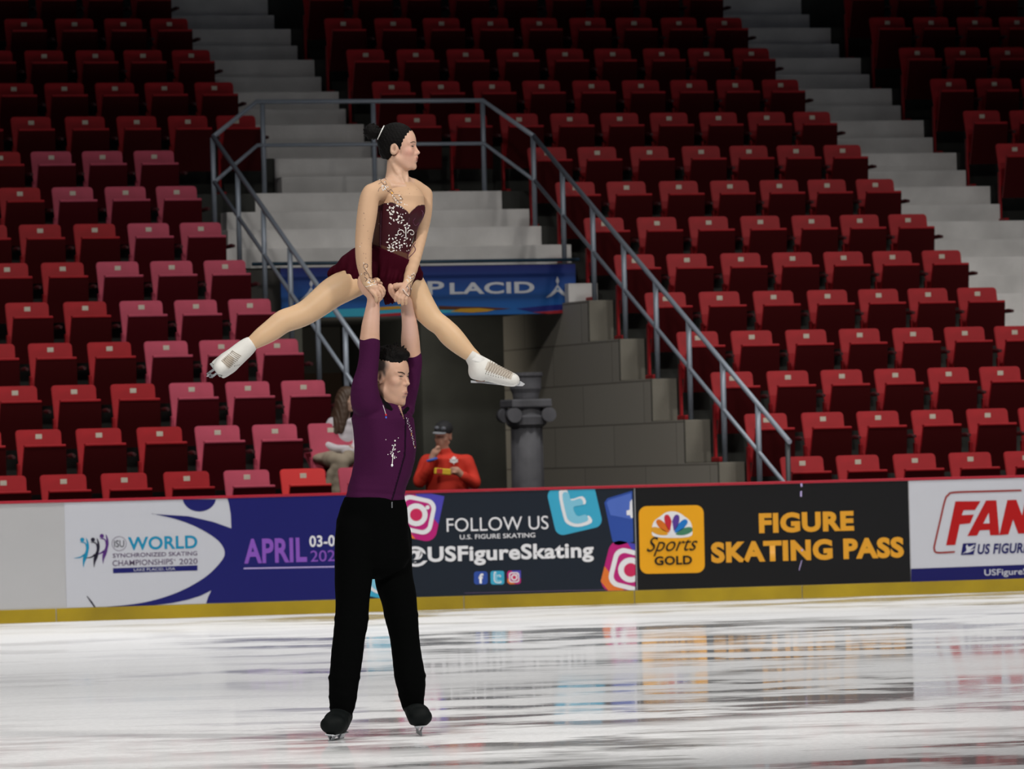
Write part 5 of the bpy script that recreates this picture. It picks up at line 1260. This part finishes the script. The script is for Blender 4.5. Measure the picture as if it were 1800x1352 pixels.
# seat under him, out of sight behind the boards but carrying him
q = fr.mtx@fr.loc(786, 945, 0); bm = bmesh.new()
ch = empty('folding_chair', (q.x, q.y, -.1)); tag(ch, 'dark folding chair under the man in red, behind the boards', 'chair')
bx(bm, -.22, .22, -.2, .22, q.z+.1-.04, q.z+.1, .01); obj('seat', bm, M['bootb'], ch)
for sx in (-1, 1):
    for sy in (-1, 1): bm = bmesh.new(); tube(bm, [(sx*.2, sy*.18, 0), (sx*.2, sy*.18, q.z+.07)], .012, 8); obj('leg', bm, M['darksteel'], ch)
# ------------------------------------------------------------------ woman in white, second row
fl = Fig(600, 820, 56.2)
b = Solid(); b.loft([(738, 604, 2, 24, 18), (760, 603, 2, 24, 19), (790, 601, 4, 24, 20), (806, 600, 6, 27, 24)], 5, off=-3); b.chain([(606, 734, 0, 9), (608, 718, 0, 8.5)], 4)
Tl, Rl, *_ = head(b, 611, 702, 0, .75, 1.85, fem=True, nod=.15)
n1, n2 = [(584, 745, -4, 10), (576, 766, -10, 9), (573, 782, -18, 8.5)], [(573, 782, -18, 8.5), (590, 789, -26, 7), (612, 788, -28, 5.5)]
f1, f2 = [(622, 745, 4, 9.5), (627, 768, 0, 8.5), (628, 784, -8, 8)], [(628, 784, -8, 8), (620, 792, -24, 6.5), (606, 794, -30, 5)]
for c in (n1, n2, f1, f2): b.chain(c, 4, off=-1.5)
for k in range(4): finger(b, [(612, 786+k*2, -28), (618, 786+k*2, -29), (623, 788+k*2, -28)], 1.7, .7)
b.chain([(612, 786, -28, 2), (617, 782, -30, 1.7)], .8)
lg = [[(588, 806, 0, 14), (582, 807, -60, 13), (604, 812, -78, 11), (598, 845, -76, 9), (594, 892, -76, 7)], [(612, 806, 0, 14), (612, 806, -70, 12), (586, 832, -74, 9), (578, 880, -70, 7)]]
for c in lg: b.chain(c, 5, off=-2)
wl_ = b.mesh('person', 1.6, fl.S, fl.org, fl.mtx, M['skinW'], base=(.5, .32, .24), paint=[daub(0, 0, 0, 1, 1, 1, (0, 0, 0))])
tag(wl_, 'seated person with long brown hair, white sweater and beige trousers', 'person')
s = Solid(); s.loft([(738, 604, 2, 24, 18), (760, 603, 2, 26, 20), (790, 601, 4, 26, 21), (804, 600, 6, 28, 23)], 6); s.ell(604, 742, 0, 25, 15, 8, 6)
for c in (n1, n2, f1, f2): s.chain(c, 4, off=.8)
s.ell(568, 786, -16, 14, 12, 10, 5)
s.disp = lambda P: vnoise(P, .25, 5)*1.1
s.mesh('sweater', 1.6, fl.S, fl.org, fl.mtx, cloth('white_knit', (.55, .52, .55)), parent=wl_)
t = Solid(); t.loft([(798, 600, 4, 27, 22), (812, 600, 4, 29, 24)], 5)
for c in lg: t.chain(c, 5)
t.ell(572, 806, -30, 24, 30, 11, 6)
t.mesh('trousers', 1.8, fl.S, fl.org, fl.mtx, cloth('beige_trousers', (.30, .25, .185)), parent=wl_)
s = Solid(); p = Tl(-1.8, 0, 2.5); s.ell(*p, 9.9*1.85, 8.4*1.85, 10*1.85, 2, Rl)
s.chain([(604, 704, 0, 15), (600, 725, -4, 13), (594, 745, -10, 9), (590, 762, -14, 5)], 5); s.chain([(606, 710, -6, 12), (603, 735, -12, 9), (600, 758, -17, 5)], 4); s.chain([(600, 715, 8, 13), (588, 740, 14, 9), (576, 758, 14, 5)], 4)
p = Tl(9, 0, -3); s.ell(*p, 6*1.85, 7*1.85, 9*1.85, 1.5, Rl, 's')
s.disp = lambda P: np.sin(P[:, 0]*1.3+P[:, 1]*.9+P[:, 2]*.1)*.6
s.mesh('hair', 1.4, fl.S, fl.org, fl.mtx, mat('brown_hair', (.06, .033, .018), .55), parent=wl_)
